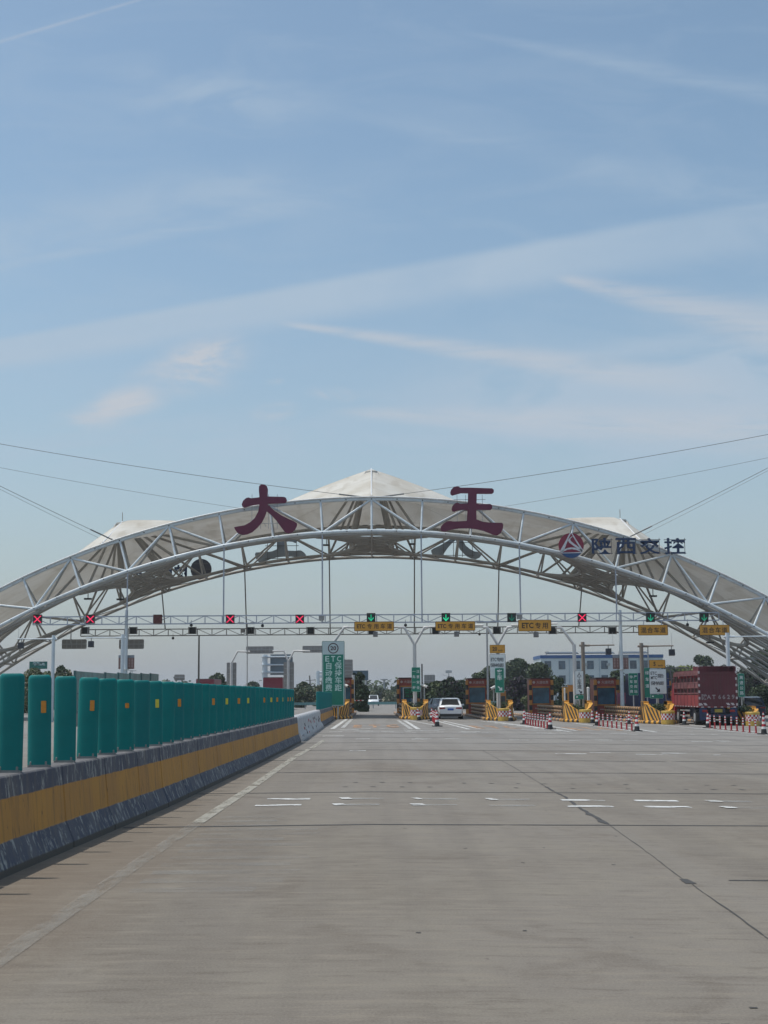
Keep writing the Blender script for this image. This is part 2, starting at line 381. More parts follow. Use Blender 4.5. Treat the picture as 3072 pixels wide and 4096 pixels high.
def strip(mb, pts, w, dz=.004, jit=0.):
    pts = [Vector((p[0], p[1])) for p in pts]
    if jit:
        q = []
        for a, b in zip(pts, pts[1:]):
            n = max(1, int((b - a).length / .25))
            for i in range(n): q.append(a.lerp(b, i / n) + Vector((random.uniform(-jit, jit), random.uniform(-jit, jit))))
        pts = q + [pts[-1]]
    q = [pts[0]]                          # a break wherever the road's slope changes, so the sheet follows it
    for a, b in zip(pts, pts[1:]):
        if a.x * b.x < 0: q.append(a.lerp(b, a.x / (a.x - b.x)))
        q.append(b)
    pts = q; vs = []
    for i, p in enumerate(pts):
        d = (pts[min(i + 1, len(pts) - 1)] - pts[max(i - 1, 0)]).normalized(); nn = Vector((-d.y, d.x))
        ww = w if not isinstance(w, (list, tuple)) else w[0] + (w[1] - w[0]) * i / (len(pts) - 1)
        if jit: ww *= random.uniform(.6, 1.5)
        for sgn in (1, -1):
            q = p + nn * ww / 2 * sgn; vs.append((q.x, q.y, gz(q.x) + dz))
    mb.add(vs, [(2 * i, 2 * i + 1, 2 * i + 3, 2 * i + 2) for i in range(len(pts) - 1)])
mb = MB()
for y in (18.9, 25.2, 31.8, 37.8, 44.6, 51.5, 58.0, 64.5, 71, 77.5, 84):
    strip(mb, [(-3.2, y - .3), (3.2, y + .05)], .10 if y < 28 else .17, .004)
    strip(mb, [(3.2, y + .05), (9, y + .3), (30, y + .6)], .09 if y < 28 else .15, .004)
strip(mb, [(3.25, 13.35), (9, 13.5)], .05, .004); strip(mb, [(2.5, 7.2), (9, 7.3)], .02, .004)
structure(mb.build('road_joint', joint_m))
mb = MB()
def gp(*l): return [tuple(G(*q)[:2]) for q in l]
strip(mb, gp((2184, 3148), (2262, 3190), (2330, 3240)), .045, .0045, .012); strip(mb, gp((2330, 3240), (2385, 3272), (2431, 3297)), .085, .0045, .02)
strip(mb, gp((2431, 3297), (2560, 3388), (2730, 3516)), .010, .0045, .006); strip(mb, gp((2730, 3516), (2765, 3536)), .07, .0045, .02)
strip(mb, gp((2765, 3536), (2900, 3632), (3067, 3750), (3300, 3915)), .014, .0045, .008); strip(mb, gp((1930, 3002), (2060, 3072), (2184, 3148)), .014, .0045, .006)
structure(mb.build('road_crack', crack_m))
mb = MB()
for (a, b) in (((-1.85, 54.5), (-1.96, 46)), ((-2.0, 45.2), (-2.12, 40)), ((-2.14, 39.2), (-2.22, 27.2)), ((-2.22, 26.9), (-2.32, 19.2))):
    strip(mb, [a, b], .17, .008)
mb2 = MB(); strip(mb2, [(-2.32, 19.2), (-2.36, 14.7), (-2.4, 7)], .17, .008); structure(mb2.build('edge_line', mk_line2))
# speed strips, worn
structure(mb.build('edge_line', mk_line))
mb = MB(); rr = random.Random(3)
gh = MB()
for k in range(10):
    x = -1.8 + 1.19 * k
    for (y, dx) in ((23.45, .08), (22.15, .0)):
        full = k in (0, 4, 5)
        strip(mb if full else gh, [(x + dx, y), (x + dx + .70, y)], .30, .008)
        if not full and rr.random() < .9: strip(mb, [(x + dx, y), (x + dx + rr.uniform(.1, .22), y + .03)], .36, .012)
og = MB()
for k in range(13):                      # old transverse bars, nearly gone
    y = 12.6 + k * .62; strip(og, [(-2.1, y), (-2.1 + rr.uniform(.7, 1.5), y + .02)], .30, .006)
structure(og.build('old_marking', worn('fading_bar_paint', (.36, .37, .36), .30, .75, (1.2, 2.2), .22)))
structure(gh.build('old_marking', worn('ghost_bar_paint', (.42, .43, .42), .34, .62, (2.2, 3), .42)))
for y0, n, p in ((42.6, 22, .32), (55.6, 26, .35), (66.0, 26, .5), (72.0, 24, .45)):
    for k in range(n):
        for dy in (0, 1.1):
            if rr.random() < p:
                x = -2 + k * 1.19 + rr.uniform(-.1, .3); strip(mb, [(x, y0 + dy), (x + rr.uniform(.2, .95), y0 + dy)], rr.uniform(.22, .4), .008)
structure(mb.build('speed_marking', mk_rumble))
mb = MB()
for k in range(16):                      # dark glue spots where studs came off
    for y, q in ((27.8, 0), (26.5, .35)):
        if rr.random() < .7: strip(mb, [(-.9 + k * .52 + q, y), (-.82 + k * .52 + q, y + .02)], .14, .004, .02)
for k in range(12):
    x, y = rr.uniform(-1.5, 3), rr.uniform(7.5, 22); strip(mb, [(x, y), (x + rr.uniform(.02, .05), y)], .03, .004)
structure(mb.build('road_stain', crack_m))
mb = MB()
LANES = [(-1.75, 1.85), (4.1, 8.0), (10.1, 13.1), (15.1, 17.9), (19.9, 22.6)]
strip(mb, [(-1.87, 104), (-2.05, 73)], .22, .008); strip(mb, [(2.15, 98), (2.3, 72.5)], .22, .008)
for k in range(12):
    t0 = k / 12; t1 = t0 + .055
    for a, b in (((-1.5, 104), (-1.58, 75)), ((1.73, 98), (1.94, 73))):
        strip(mb, [(a[0] + (b[0] - a[0]) * q, a[1] + (b[1] - a[1]) * q) for q in (t0, t1)], .22, .008)
strip(mb, [(4.3, 97), (4.9, 73.5)], .2, .008); strip(mb, [(4.75, 97), (5.5, 74.5)], .2, .008)
strip(mb, [(7.75, 98), (9.6, 70)], .2, .008); strip(mb, [(2.3, 100.5), (3.7, 81)], .16, .008); strip(mb, [(4.0, 100.5), (3.7, 81)], .16, .008)
for k in range(10): strip(mb, [(7.4 + 1.9 * q, 98 - 28 * q) for q in (k / 10, k / 10 + .06)], .2, .008)
for (x0, yn, xt, yt) in ((9.1, 98.5, 9.9, 72.5), (14.1, 94, 13.5, 70.5), (18.9, 90.5, 18.9, 67), (23.6, 88, 24.5, 64)):
    strip(mb, [(x0 - 1.05, yn), (xt - .35, yt)], .18, .008); strip(mb, [(x0 + 1.05, yn), (xt + .35, yt)], .18, .008)
for i, (x, y) in enumerate(((-1.6, 70.5), (-.9, 68), (1.5, 69), (2.3, 69.5), (4.2, 68.5), (-2.1, 60))): strip(mb, [(x, y), (x + .9, y)], .45, .008)
structure(mb.build('lane_line', mk_white))
mb = MB()
for cx, cy in ((0.1, 79), (6.6, 79), (11.6, 77)):
    for i, ch in enumerate('ETC'): put(mb, ch, 0, 0, .008, 1)if False else None
    for i, ch in enumerate('ETC'):
        vs, fs = glyph(ch, .05); mb.add([(cx - .95 + i * .95 + v[0] * .95, cy + (v[1] - .35) * 9.0, gz(cx) + .01 - (v[0] * .95 - .95 + i * .95) * (FALL if cx > 1 else 0)) for v in vs], fs)
structure(mb.build('lane_lettering', mk_orange))

# ------------------------------------------------------------------ toll canopy: two arch trusses, bracing, membrane
SC = 106.5 / 103.0
ZC = (-43.25 - CH) * SC + CH
RU, RL = 59.25 * SC, 56.8 * SC
YF, YB = 106.5, 125.4
def arc(R, a, y): return Vector((R * math.sin(a), y, ZC + R * math.cos(a)))
DA = 3.6 / 56.85
KMAX = 10.6
canopy = thing('toll_canopy', 'white tensile membrane canopy on two arched steel tube trusses over the toll lanes', 'canopy', (0, 116, 0))
def arch(yf, yu, yb2, m_out, m_in, label):
    root = bpy.data.objects.new('arch_truss', None); C.objects.link(root); root.parent = canopy
    root['label'] = label
    n = 84; A = [-KMAX * DA + 2 * KMAX * DA * i / n for i in range(n + 1)]
    mb = MB(); mb.tube([arc(RU, a, yu) for a in A], .135, 12, 0)
    for k in range(-20, 21):            # bolt heads
        p = arc(RU, k * DA / 2, yu) + Vector((0, -.13, 0)); mb.tube([p, p + Vector((0, -.035, 0))], .045, 6, 1)
    o = mb.build('upper_chord', [m_out, black], root)
    mb = MB(); mb.tube([arc(RL, a, yf) for a in A], .135, 12, 0)
    for k in range(-20, 21):
        p = arc(RL, k * DA / 2, yf) + Vector((0, -.13, 0)); mb.tube([p, p + Vector((0, -.035, 0))], .045, 6, 1)
    mb.build('lower_chord', [m_out, black], root)
    mb = MB(); mb.tube([arc(RL, a, yb2) for a in A], .13, 12, 0); mb.build('lower_chord', m_in, root)
    mb = MB()
    K = int(KMAX)
    for k in range(-K, K + 1):
        up = arc(RU, k * DA, yu)
        for yl, mi in ((yf, 0), (yb2, 1)):
            mb.tube([up, arc(RL, k * DA, yl)], .085, 8, mi)
            if k % 2 == 0:
                for s in (-1, 1):
                    if abs(k + s) <= K: mb.tube([up, arc(RL, (k + s) * DA, yl)], .078, 8, mi)
        mb.tube([arc(RL, k * DA, yf), arc(RL, k * DA, yb2)], .06, 6, 1)
        if k < K: mb.tube([arc(RL, k * DA, yf if k % 2 else yb2), arc(RL, (k + 1) * DA, yb2 if k % 2 else yf)], .045, 6, 1)
    mb.build('web', [m_out, m_in], root)
    return root
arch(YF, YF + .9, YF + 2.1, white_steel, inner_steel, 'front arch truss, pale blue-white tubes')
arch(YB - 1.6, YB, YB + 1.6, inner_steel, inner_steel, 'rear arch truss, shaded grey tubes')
Y1, Y2 = YF + 2.1, YB - 1.6; YM_ = (Y1 + Y2) / 2
def lattice(kc):
    root = bpy.data.objects.new('brace_lattice', None); C.objects.link(root); root.parent = canopy
    e = MB(); n = 16
    def half(v):                        # half width in nodes, waisted in the middle
        c = abs(2 * v - 1); return .40 + .75 * c ** 2.2
    for s in (-1, 1):
        e.tube([arc(RL - .05, (kc + s * half(i / n)) * DA, Y1 + (Y2 - Y1) * i / n) for i in range(n + 1)], .12, 8)
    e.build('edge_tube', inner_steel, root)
    r = MB()
    for i in range(0, 10):
        v = i / 9; h = half(v); y = Y1 + (Y2 - Y1) * v
        r.tube([arc(RL - .02, (kc + h * q) * DA, YM_ + (y - YM_) * (.62 + .38 * abs(q))) for q in (-1, -.5, 0, .5, 1)], .08, 6)
    for i in range(0, 14, 2):
        v0, v1 = i / 14, (i + 2) / 14
        for s in (-1, 1):
            r.tube([arc(RL, (kc + s * half(v0)) * DA, Y1 + (Y2 - Y1) * v0), arc(RL, kc * DA, Y1 + (Y2 - Y1) * v1)], .06, 6)
            r.tube([arc(RL, (kc + s * half(v1)) * DA, Y1 + (Y2 - Y1) * v1), arc(RL, kc * DA, Y1 + (Y2 - Y1) * v0)], .06, 6)
    r.tube([arc(RL, kc * DA, Y1 + (Y2 - Y1) * i / n) for i in range(n + 1)], .09, 6)
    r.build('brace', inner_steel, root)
    return root
YM = (YF + YB) / 2
PEAKS = ((0.0, 3.6, 11.0), (-20.4, 2.95, 9.0), (20.4, 2.95, 9.0))
def end_lattice(s):
    root = bpy.data.objects.new('brace_lattice', None); C.objects.link(root); root.parent = canopy
    n = 16; h0 = lambda v: 8.55 - 1.5 * abs(2 * v - 1) ** 2.4
    e = MB(); e.tube([arc(RL - .05, s * h0(i / n) * DA, Y1 + (Y2 - Y1) * i / n) for i in range(n + 1)], .15, 8); e.build('edge_tube', inner_steel, root)
    r = MB()
    for i in range(7):
        v = (i + .5) / 7; a = h0(v); y = Y1 + (Y2 - Y1) * v
        r.tube([arc(RL - .02, s * (a + (KMAX - a) * q) * DA, y) for q in (0, .25, .5, .75, 1)], .105, 8)
    for i in range(0, 11, 4):
        v0, v1 = i / 11, min(1, (i + 3) / 11)
        r.tube([arc(RL, s * 10.2 * DA, Y1 + (Y2 - Y1) * v0), arc(RL, s * h0(v1) * DA, Y1 + (Y2 - Y1) * v1)], .08, 6)
    r.build('brace', inner_steel, root)
for kc in (0, -5, 5): lattice(kc)
for s in (-1, 1): end_lattice(s)
for kc, (px_, H_, w_) in zip((0, -5, 5), PEAKS):
    root = bpy.data.objects.new('mast_fan', None); C.objects.link(root); root.parent = canopy
    top = Vector((px_, YM, math.sqrt(RU ** 2 - px_ ** 2) + ZC + H_ - .35))
    f = MB()
    for dk, v in ((-.45, .35), (.45, .35), (-.45, .65), (.45, .65)):
        f.tube([top + Vector((dk * .8, (v - .5) * 1.5, 0)), arc(RL, (kc + dk) * DA, Y1 + (Y2 - Y1) * v)], [.16, .24], 8)
    for dk, y in ((-1, Y1), (1, Y1), (-1, Y2), (1, Y2), (-.6, Y1 + 2.5), (.6, Y1 + 2.5), (-.6, Y2 - 2.5), (.6, Y2 - 2.5)):
        f.tube([top + Vector((dk * .5, (y - YM) * .05, 0)), arc(RL, (kc + dk) * DA, y)], .10, 8)
    if kc:
        s = 1 if kc > 0 else -1
        for dk, y in ((-2.0 * s, Y1), (-2.0 * s, Y2), (1.9 * s, Y1), (1.9 * s, Y2)):
            f.tube([top, arc(RL, (kc + dk) * DA, y)], .10, 8)
    f.build('strut', inner_steel, root)
    f = MB(); f.lathe([(.5, 0), (.55, .12), (.5, .24)], top.x, top.y, 16, z0=top.z)
    f.tube([top + Vector((0, 0, .2)), top + Vector((0, 0, 1.1 if kc else .5))], .03, 6); f.build('mast_ring', inner_steel, root)
# membrane
def memb_mat():
    m = bpy.data.materials.new('membrane_fabric'); m.use_nodes = True; t = m.node_tree; t.nodes.clear()
    g = nd(t, 'ShaderNodeNewGeometry'); sp_ = nd(t, 'ShaderNodeSeparateXYZ'); t.links.new(g.outputs['Position'], sp_.inputs[0])
    n = nd(t, 'ShaderNodeTexNoise'); t.links.new(g.outputs['Position'], n.inputs['Vector']); n.inputs['Scale'].default_value = .35; n.inputs['Detail'].default_value = 7
    c = mixc(t, mrange(t, n.outputs[0], .35, .7, 0, 1), (.72, .70, .65), (.60, .565, .50))
    seam = mrange(t, mth(t, 'ABSOLUTE', mth(t, 'SUBTRACT', mth(t, 'FRACT', mth(t, 'DIVIDE', sp_.outputs[1], 3.1)), .5)), .0, .012, 1, 0)
    c = mixc(t, mth(t, 'MULTIPLY', seam, .55), c, (.2, .18, .15))
    n3 = nd(t, 'ShaderNodeTexNoise'); mp3 = nd(t, 'ShaderNodeMapping'); t.links.new(g.outputs['Position'], mp3.inputs[0]); mp3.inputs['Scale'].default_value = (1.1, .16, 1.1); t.links.new(mp3.outputs[0], n3.inputs['Vector']); n3.inputs['Scale'].default_value = 1; n3.inputs['Detail'].default_value = 8
    c = mixc(t, mth(t, 'MULTIPLY', mrange(t, n3.outputs[0], .52, .70, 0, 1), .35), c, (.42, .37, .30))
    d = nd(t, 'ShaderNodeBsdfDiffuse'); tr = nd(t, 'ShaderNodeBsdfTranslucent'); mx = nd(t, 'ShaderNodeMixShader'); mx.inputs[0].default_value = .2
    t.links.new(c, d.inputs[0]); t.links.new(c, tr.inputs[0]); t.links.new(d.outputs[0], mx.inputs[1]); t.links.new(tr.outputs[0], mx.inputs[2])
    o = nd(t, 'ShaderNodeOutputMaterial'); t.links.new(mx.outputs[0], o.inputs[0]); return m
mb = MB(); NX, NY = 168, 24; XE = 33.0
def mem_z(x, v):
    b = 0
    for (p, H_, w_) in PEAKS:
        q = 1 - abs(x - p) / w_ - abs(2 * v - 1) * .97
        q = min(q, .95) if p else q
        b = max(b, H_ * max(0, q))
    sag = .25 * math.sin(math.pi * v) * (1 if b < .3 else max(0, 1 - (b - .3)))
    return math.sqrt(RU ** 2 - x * x) + ZC + .16 + b - sag
vs = []
for i in range(NX + 1):
    x = -XE + 2 * XE * i / NX
    for j in range(NY + 1):
        v = j / NY; vs.append((x, YF + .75 + (YB + .1 - YF - .75) * v, mem_z(x, v)))
mb.add(vs, [(i * (NY + 1) + j, (i + 1) * (NY + 1) + j, (i + 1) * (NY + 1) + j + 1, i * (NY + 1) + j + 1) for i in range(NX) for j in range(NY)], 0, True)
mb.build('membrane', memb_mat(), canopy)
mb = MB()                                # the white clamped hem over the front chord
for y0 in (YF + .72, YB + .12):
    mb.tube([Vector((x, y0, math.sqrt(RU ** 2 - x * x) + ZC + .16)) for x in [-XE + 2 * XE * i / 84 for i in range(85)]], .05, 6)
mb.build('hem', mat('hem_white', (.8, .8, .8), .35), canopy)
for (p, H_, w_) in PEAKS:
    mb = MB(); z0 = math.sqrt(RU ** 2 - p * p) + ZC + .2
    mb.tube([(p, YF + .75, z0), (p, YM, z0 + H_ * (.93 if p else .98))], .05, 6)
    mb.build('seam', mat('hem_white', (.8, .8, .8), .35), canopy)

# cables and masts
cable_m = mat('cable_steel', (.17, .175, .18), .4, .5)
for s in (-1, 1):
    mast = MB(); mx_ = s * 38.6; mast.tube([(mx_, YM, gz(mx_) - .1), (mx_, YM, 23.6)], [.42, .22], 12)
    tag(mast.build('cable_mast', white_steel, None, origin=(mx_, YM, gz(mx_))), ('left' if s < 0 else 'right') + ' tall white mast that the canopy stay cables run to', 'mast', 'masts that hold the canopy cables')
    topm = Vector((mx_, YM, 23.0))
    for (x, y, yw, nm) in ((s * -.001 + s * .5, YF + .9, 0, 'upper front'), (s * .5, YB, 0, 'upper rear'), (s * 19.5, YF + .9, 0, 'lower front'), (s * 19.5, YB, 0, 'lower rear')):
        a = Vector((x, y, math.sqrt(RU ** 2 - x * x) + ZC + .15)); tm = topm + Vector((0, -8 if y < YM else 8, .0))
        tm = Vector((mx_, YF + 1.5 if y < YM else YB - 1.5, 23.0))
        cb = MB(); pts = []
        for i in range(25):
            t = i / 24; p = a.lerp(tm, t); p.z -= (.55 if nm.startswith('upper') else .2) * 4 * t * (1 - t) * .7; pts.append(p)
        cb.tube(pts, .020 if y < YM else .015, 5)
        d = (pts[1] - a).normalized(); cb.tube([a - d * .15, a + d * 2.0], .06, 6)
        tag(cb.build('stay_cable', cable_m, None, origin=tuple(a)), nm + ' steel stay cable from the canopy to the ' + ('left' if s < 0 else 'right') + ' mast', 'cable', 'stay cables of the canopy')
    yoke = MB(); yoke.tube([(mx_, YF + 1.5, 23.0), (mx_, YB - 1.5, 23.0)], .14, 8)
    bpy.context.view_layer.update()
    mo = [o for o in C.objects if o.name.startswith('cable_mast')][-1]
    yoke.build('yoke', white_steel, mo)
#%%OBJ
# ------------------------------------------------------------------ median: concrete sections, green panels
def barrier_mat():
    m = bpy.data.materials.new('painted_concrete'); m.use_nodes = True; t = m.node_tree; b = t.nodes['Principled BSDF']
    g = nd(t, 'ShaderNodeNewGeometry'); sp_ = nd(t, 'ShaderNodeSeparateXYZ'); t.links.new(g.outputs['Position'], sp_.inputs[0])
    def nz(sx, sy, sz, det=8, ro=.65):
        mp = nd(t, 'ShaderNodeMapping'); t.links.new(g.outputs['Position'], mp.inputs[0]); mp.inputs['Scale'].default_value = (sx, sy, sz)
        n = nd(t, 'ShaderNodeTexNoise'); t.links.new(mp.outputs[0], n.inputs['Vector']); n.inputs['Scale'].default_value = 1
        n.inputs['Detail'].default_value = det; n.inputs['Roughness'].default_value = ro; return n.outputs[0]
    wob = mth(t, 'MULTIPLY', mth(t, 'SUBTRACT', nz(3, 3, 3), .5), .03)
    z = mth(t, 'ADD', sp_.outputs[2], wob)
    tone = nz(1.2, 1.2, .5); chips = nz(11, 11, 3.0, 7, .72); drip = nz(9, 9, .9, 6, .6); conc = nz(20, 20, 20)
    dk = mixc(t, mrange(t, tone, .35, .65, 0, 1), (.062, .068, .098), (.105, .105, .125))
    yl = mixc(t, mrange(t, tone, .35, .65, 0, 1), (.52, .25, .045), (.44, .215, .055))
    yl = mixc(t, mth(t, 'MULTIPLY', mrange(t, drip, .52, .70, 0, 1), .5), yl, (.24, .125, .045))
    cc = mixc(t, mrange(t, conc, .35, .65, 0, 1), (.24, .24, .23), (.33, .33, .31))
    # chips are denser on the dark bands
    dk = mixc(t, mrange(t, chips, .535, .585, 0, 1), dk, cc)
    dk = mixc(t, mth(t, 'MULTIPLY', mrange(t, drip, .5, .66, 0, 1), .45), dk, (.14, .125, .11))
    crk = nz(.3, 2.1, .12, 4, .85); yl = mixc(t, mth(t, 'MULTIPLY', mrange(t, mth(t, 'ABSOLUTE', mth(t, 'SUBTRACT', crk, .5)), .006, .0, 0, 1), .7), yl, (.08, .045, .03))
    yl = mixc(t, mrange(t, chips, .66, .70, 0, 1), yl, cc)
    isy = mth(t, 'MULTIPLY', mrange(t, z, .285, .30, 0, 1), mrange(t, z, .70, .685, 0, 1))
    c = mixc(t, isy, dk, yl)
    c = mixc(t, mrange(t, z, .085, .055, 0, 1), c, (.10, .085, .07))
    top = mrange(t, z, .885, .90, 0, 1); c = mixc(t, mth(t, 'MULTIPLY', top, .6), c, (.15, .14, .135))
    t.links.new(c, b.inputs['Base Color']); b.inputs['Roughness'].default_value = .8
    bp = nd(t, 'ShaderNodeBump'); bp.inputs['Strength'].default_value = .5; bp.inputs['Distance'].default_value = .012
    t.links.new(mth(t, 'ADD', chips, conc), bp.inputs['Height']); t.links.new(bp.outputs[0], b.inputs['Normal']); return m
barr_m = barrier_mat()
def bx(y):                                # centre line of the median
    pts = [(5, -3.86), (13.4, -3.74), (22, -3.40), (36, -3.12), (52, -2.90), (75, -2.97), (107, -3.02)]
    for (a, xa), (b, xb) in zip(pts, pts[1:]):
        if y <= b: return xa + (xb - xa) * (y - a) / (b - a)
    return pts[-1][1]
PROF = [(.30, 0), (.30, .07), (.205, .30), (.150, .89), (.135, .905)]
ORD = ['first', 'second', 'third', 'fourth', 'fifth', 'sixth', 'seventh', 'eighth', 'ninth', 'tenth', 'eleventh', 'twelfth', 'thirteenth', 'fourteenth', 'fifteenth', 'sixteenth', 'seventeenth', 'eighteenth', 'nineteenth', 'twentieth']
def nth(i):
    if i < 20: return ORD[i]
    tens = {2: 'twenty', 3: 'thirty', 4: 'forty'}[(i + 1) // 10]
    r = (i + 1) % 10
    return {'twenty': 'twentieth', 'thirty': 'thirtieth', 'forty': 'fortieth'}[tens] if r == 0 else tens + '-' + ORD[r - 1]
def jersey(y0, y1, label, group):
    mb = MB(); n = 3; rows = []
    pr = PROF + [(-x, z) for x, z in PROF[::-1]]
    ys = [y0 + .012, y0 + .035] + [y0 + (y1 - y0) * k / n for k in range(1, n)] + [y1 - .035, y1 - .012]
    for k, y in enumerate(ys):
        ins = .018 if k in (0, len(ys) - 1) else 0
        rows.append([(bx(y) + x - math.copysign(ins, x), y, z - (ins if z > .5 else 0)) for x, z in pr])
    np_ = len(pr); vs = [v for r in rows for v in r]
    fs = [(i * np_ + k, i * np_ + k + 1, (i + 1) * np_ + k + 1, (i + 1) * np_ + k) for i in range(len(rows) - 1) for k in range(np_ - 1)]
    mb.add(vs, fs); mb.add(rows[0], [tuple(range(np_))]); mb.add(rows[-1], [tuple(range(np_))[::-1]])
    o = mb.build('concrete_barrier', barr_m, None, origin=(bx(y0), y0, 0)); return tag(o, label, 'barrier', group)
edges = [8.2, 10.2, 13.0, 16.2, 18.3, 20.3, 22.0, 24.0, 26.0, 28.6, 31.0, 33.4, 36.0, 38.6, 41.2, 44.0, 46.6, 49.2, 52.4]
for i in range(len(edges) - 1):
    jersey(edges[i], edges[i + 1], f'yellow banded concrete section under the teal panels, {nth(i)} from the near end', 'concrete barrier sections of the long median run')
e2 = [78.2, 83.0, 88.0, 93.0, 98.0, 102.6]
for i in range(len(e2) - 1):
    jersey(e2[i], e2[i + 1], f'far yellow banded barrier section beyond the white blocks, {nth(i)} from the near end', 'concrete barrier sections of the far median run')

panel_m = mat('teal_panel', (.001, .185, .175), .5, 0, .09, 3, spec=.25)
t_ = panel_m.node_tree; oi = nd(t_, 'ShaderNodeObjectInfo'); bs_ = t_.nodes['Principled BSDF']; lk = bs_.inputs['Base Color'].links[0].from_socket
t_.links.new(mixc(t_, mrange(t_, oi.outputs['Random'], 0, 1, 0, .45, False), lk, (.012, .135, .150)), bs_.inputs['Base Color'])
refl_o = mat('orange_reflector', (.62, .24, .03), .3, 0, .1, 30); refl_y = mat('yellow_reflector', (.62, .55, .06), .3, 0, .1, 30)
def panel_mesh():
    mb = MB(); W2, H_, nx = .131, 1.0, 8
    def half(z):                          # plan half width and bulge, rounded shoulders
        q = max(0, z - (H_ - .055)) / .055
        return W2 - .042 * (1 - math.sqrt(max(0, 1 - q * q))), 1 - .55 * q ** 3
    zs = [.02, .06, .3, .6, .88, .925, .95, .97, .985, .995, 1.0]
    rows = []
    for z in zs:
        w, bl = half(z); th = .026 * bl + .006
        ring = [(-w + 2 * w * k / nx, -th * (1 - (2 * k / nx - 1) ** 4) ** .5 - .004 - .012 * (1 - (2 * k / nx - 1) ** 2), z) for k in range(nx + 1)]
        ring += [(w - 2 * w * k / nx, th * (1 - (2 * k / nx - 1) ** 4) ** .5 + .004 - .012 * (1 - (2 * k / nx - 1) ** 2), z) for k in range(nx + 1)]
        rows.append(ring)
    n = len(rows[0]); vs = [v for r in rows for v in r]
    mb.add(vs, [(i * n + k, i * n + (k + 1) % n, (i + 1) * n + (k + 1) % n, (i + 1) * n + k) for i in range(len(rows) - 1) for k in range(n)], 0, True)
    mb.add(rows[-1], [tuple(range(n))]); mb.add(rows[0], [tuple(range(n))[::-1]])
    return mb
foot_mb = MB(); foot_mb.box(-.115, .115, -.05, .05, 0, .025); 
for sx in (-.085, .085): foot_mb.lathe([(.014, 0), (.014, .045), (.008, .05)], sx, -.034, 6, z0=.012)
prot = tag(panel_mesh().build('glare_panel', panel_m), 'x', 'panel', 'y')
foot = foot_mb.build('foot', mat('foot_grey', (.20, .21, .20), .6), prot)
rm = MB(); rm.plate(.032, .086, .585, .715, -.052, -.030, .008); refl = rm.build('reflector', refl_o, prot)
rm = MB(); rm.plate(.012, .066, .60, .67, -.052, -.030, .012); refl_s = rm.build('reflector', refl_o, prot)
refl2 = refl.copy(); refl2.data = refl.data.copy(); refl2.data.materials[0] = refl_y
RP = {205: 1, 378: 1, 534: 2, 629: 3, 724: 1, 864: 1, 915: 3, 958: 1, 998: 3, 1062: 1, 1083: 3, 1107: 1, 1128: 3, 1146: 1, 1162: 1, 1180: 3}
ypan = [9.2 + k * 1.1 for k in range(39)]
def colpx(x, y, z):
    v = CR.inverted() @ (Vector((x, y, z)) - Vector((0, 0, CH))); return PW / 2 + F * v.x / -v.z
pp = [colpx(bx(y) + .05, y, 1.5) for y in ypan]
kinds = {}
for c_, k_ in RP.items():
    j = min(range(len(ypan)), key=lambda q: abs(pp[q] - c_)); kinds[j] = k_
vis = 0
for j, y in enumerate(ypan):
    o = prot if j == 0 else prot.copy()
    if j: C.objects.link(o)
    o.location = (bx(y), y + random.uniform(-.02, .02), .905); o.rotation_euler = (R_(random.uniform(-1, 1)), R_(random.uniform(-1.0, 1.0)), R_(random.uniform(-7, 7) + 2))
    if j:
        f2 = foot.copy(); C.objects.link(f2); f2.parent = o
    kk = kinds.get(j)
    if kk:
        rf = {1: refl, 2: refl_s, 3: refl2}[kk].copy(); C.objects.link(rf); rf.parent = o
    wv = {None: 'plain teal anti-glare panel', 1: 'teal anti-glare panel with orange reflector', 2: 'teal anti-glare panel with small square orange reflector', 3: 'teal anti-glare panel with yellow reflector'}[kk]
    o['label'] = f'{wv}, {nth(j)} from the near end'; o['group'] = 'teal anti-glare panels on the long median run'
bpy.data.objects.remove(refl); bpy.data.objects.remove(refl_s); bpy.data.objects.remove(refl2)
for j in range(24):
    y = 78.9 + j
    o = prot.copy(); C.objects.link(o); o.location = (bx(y), y, .905); o.rotation_euler = (0, 0, R_(random.uniform(-3, 3)))
    o['label'] = f'far teal panel beyond the white blocks, {nth(j)} from the near end'; o['group'] = 'teal anti-glare panels on the far median run'
    f2 = foot.copy(); C.objects.link(f2); f2.parent = o

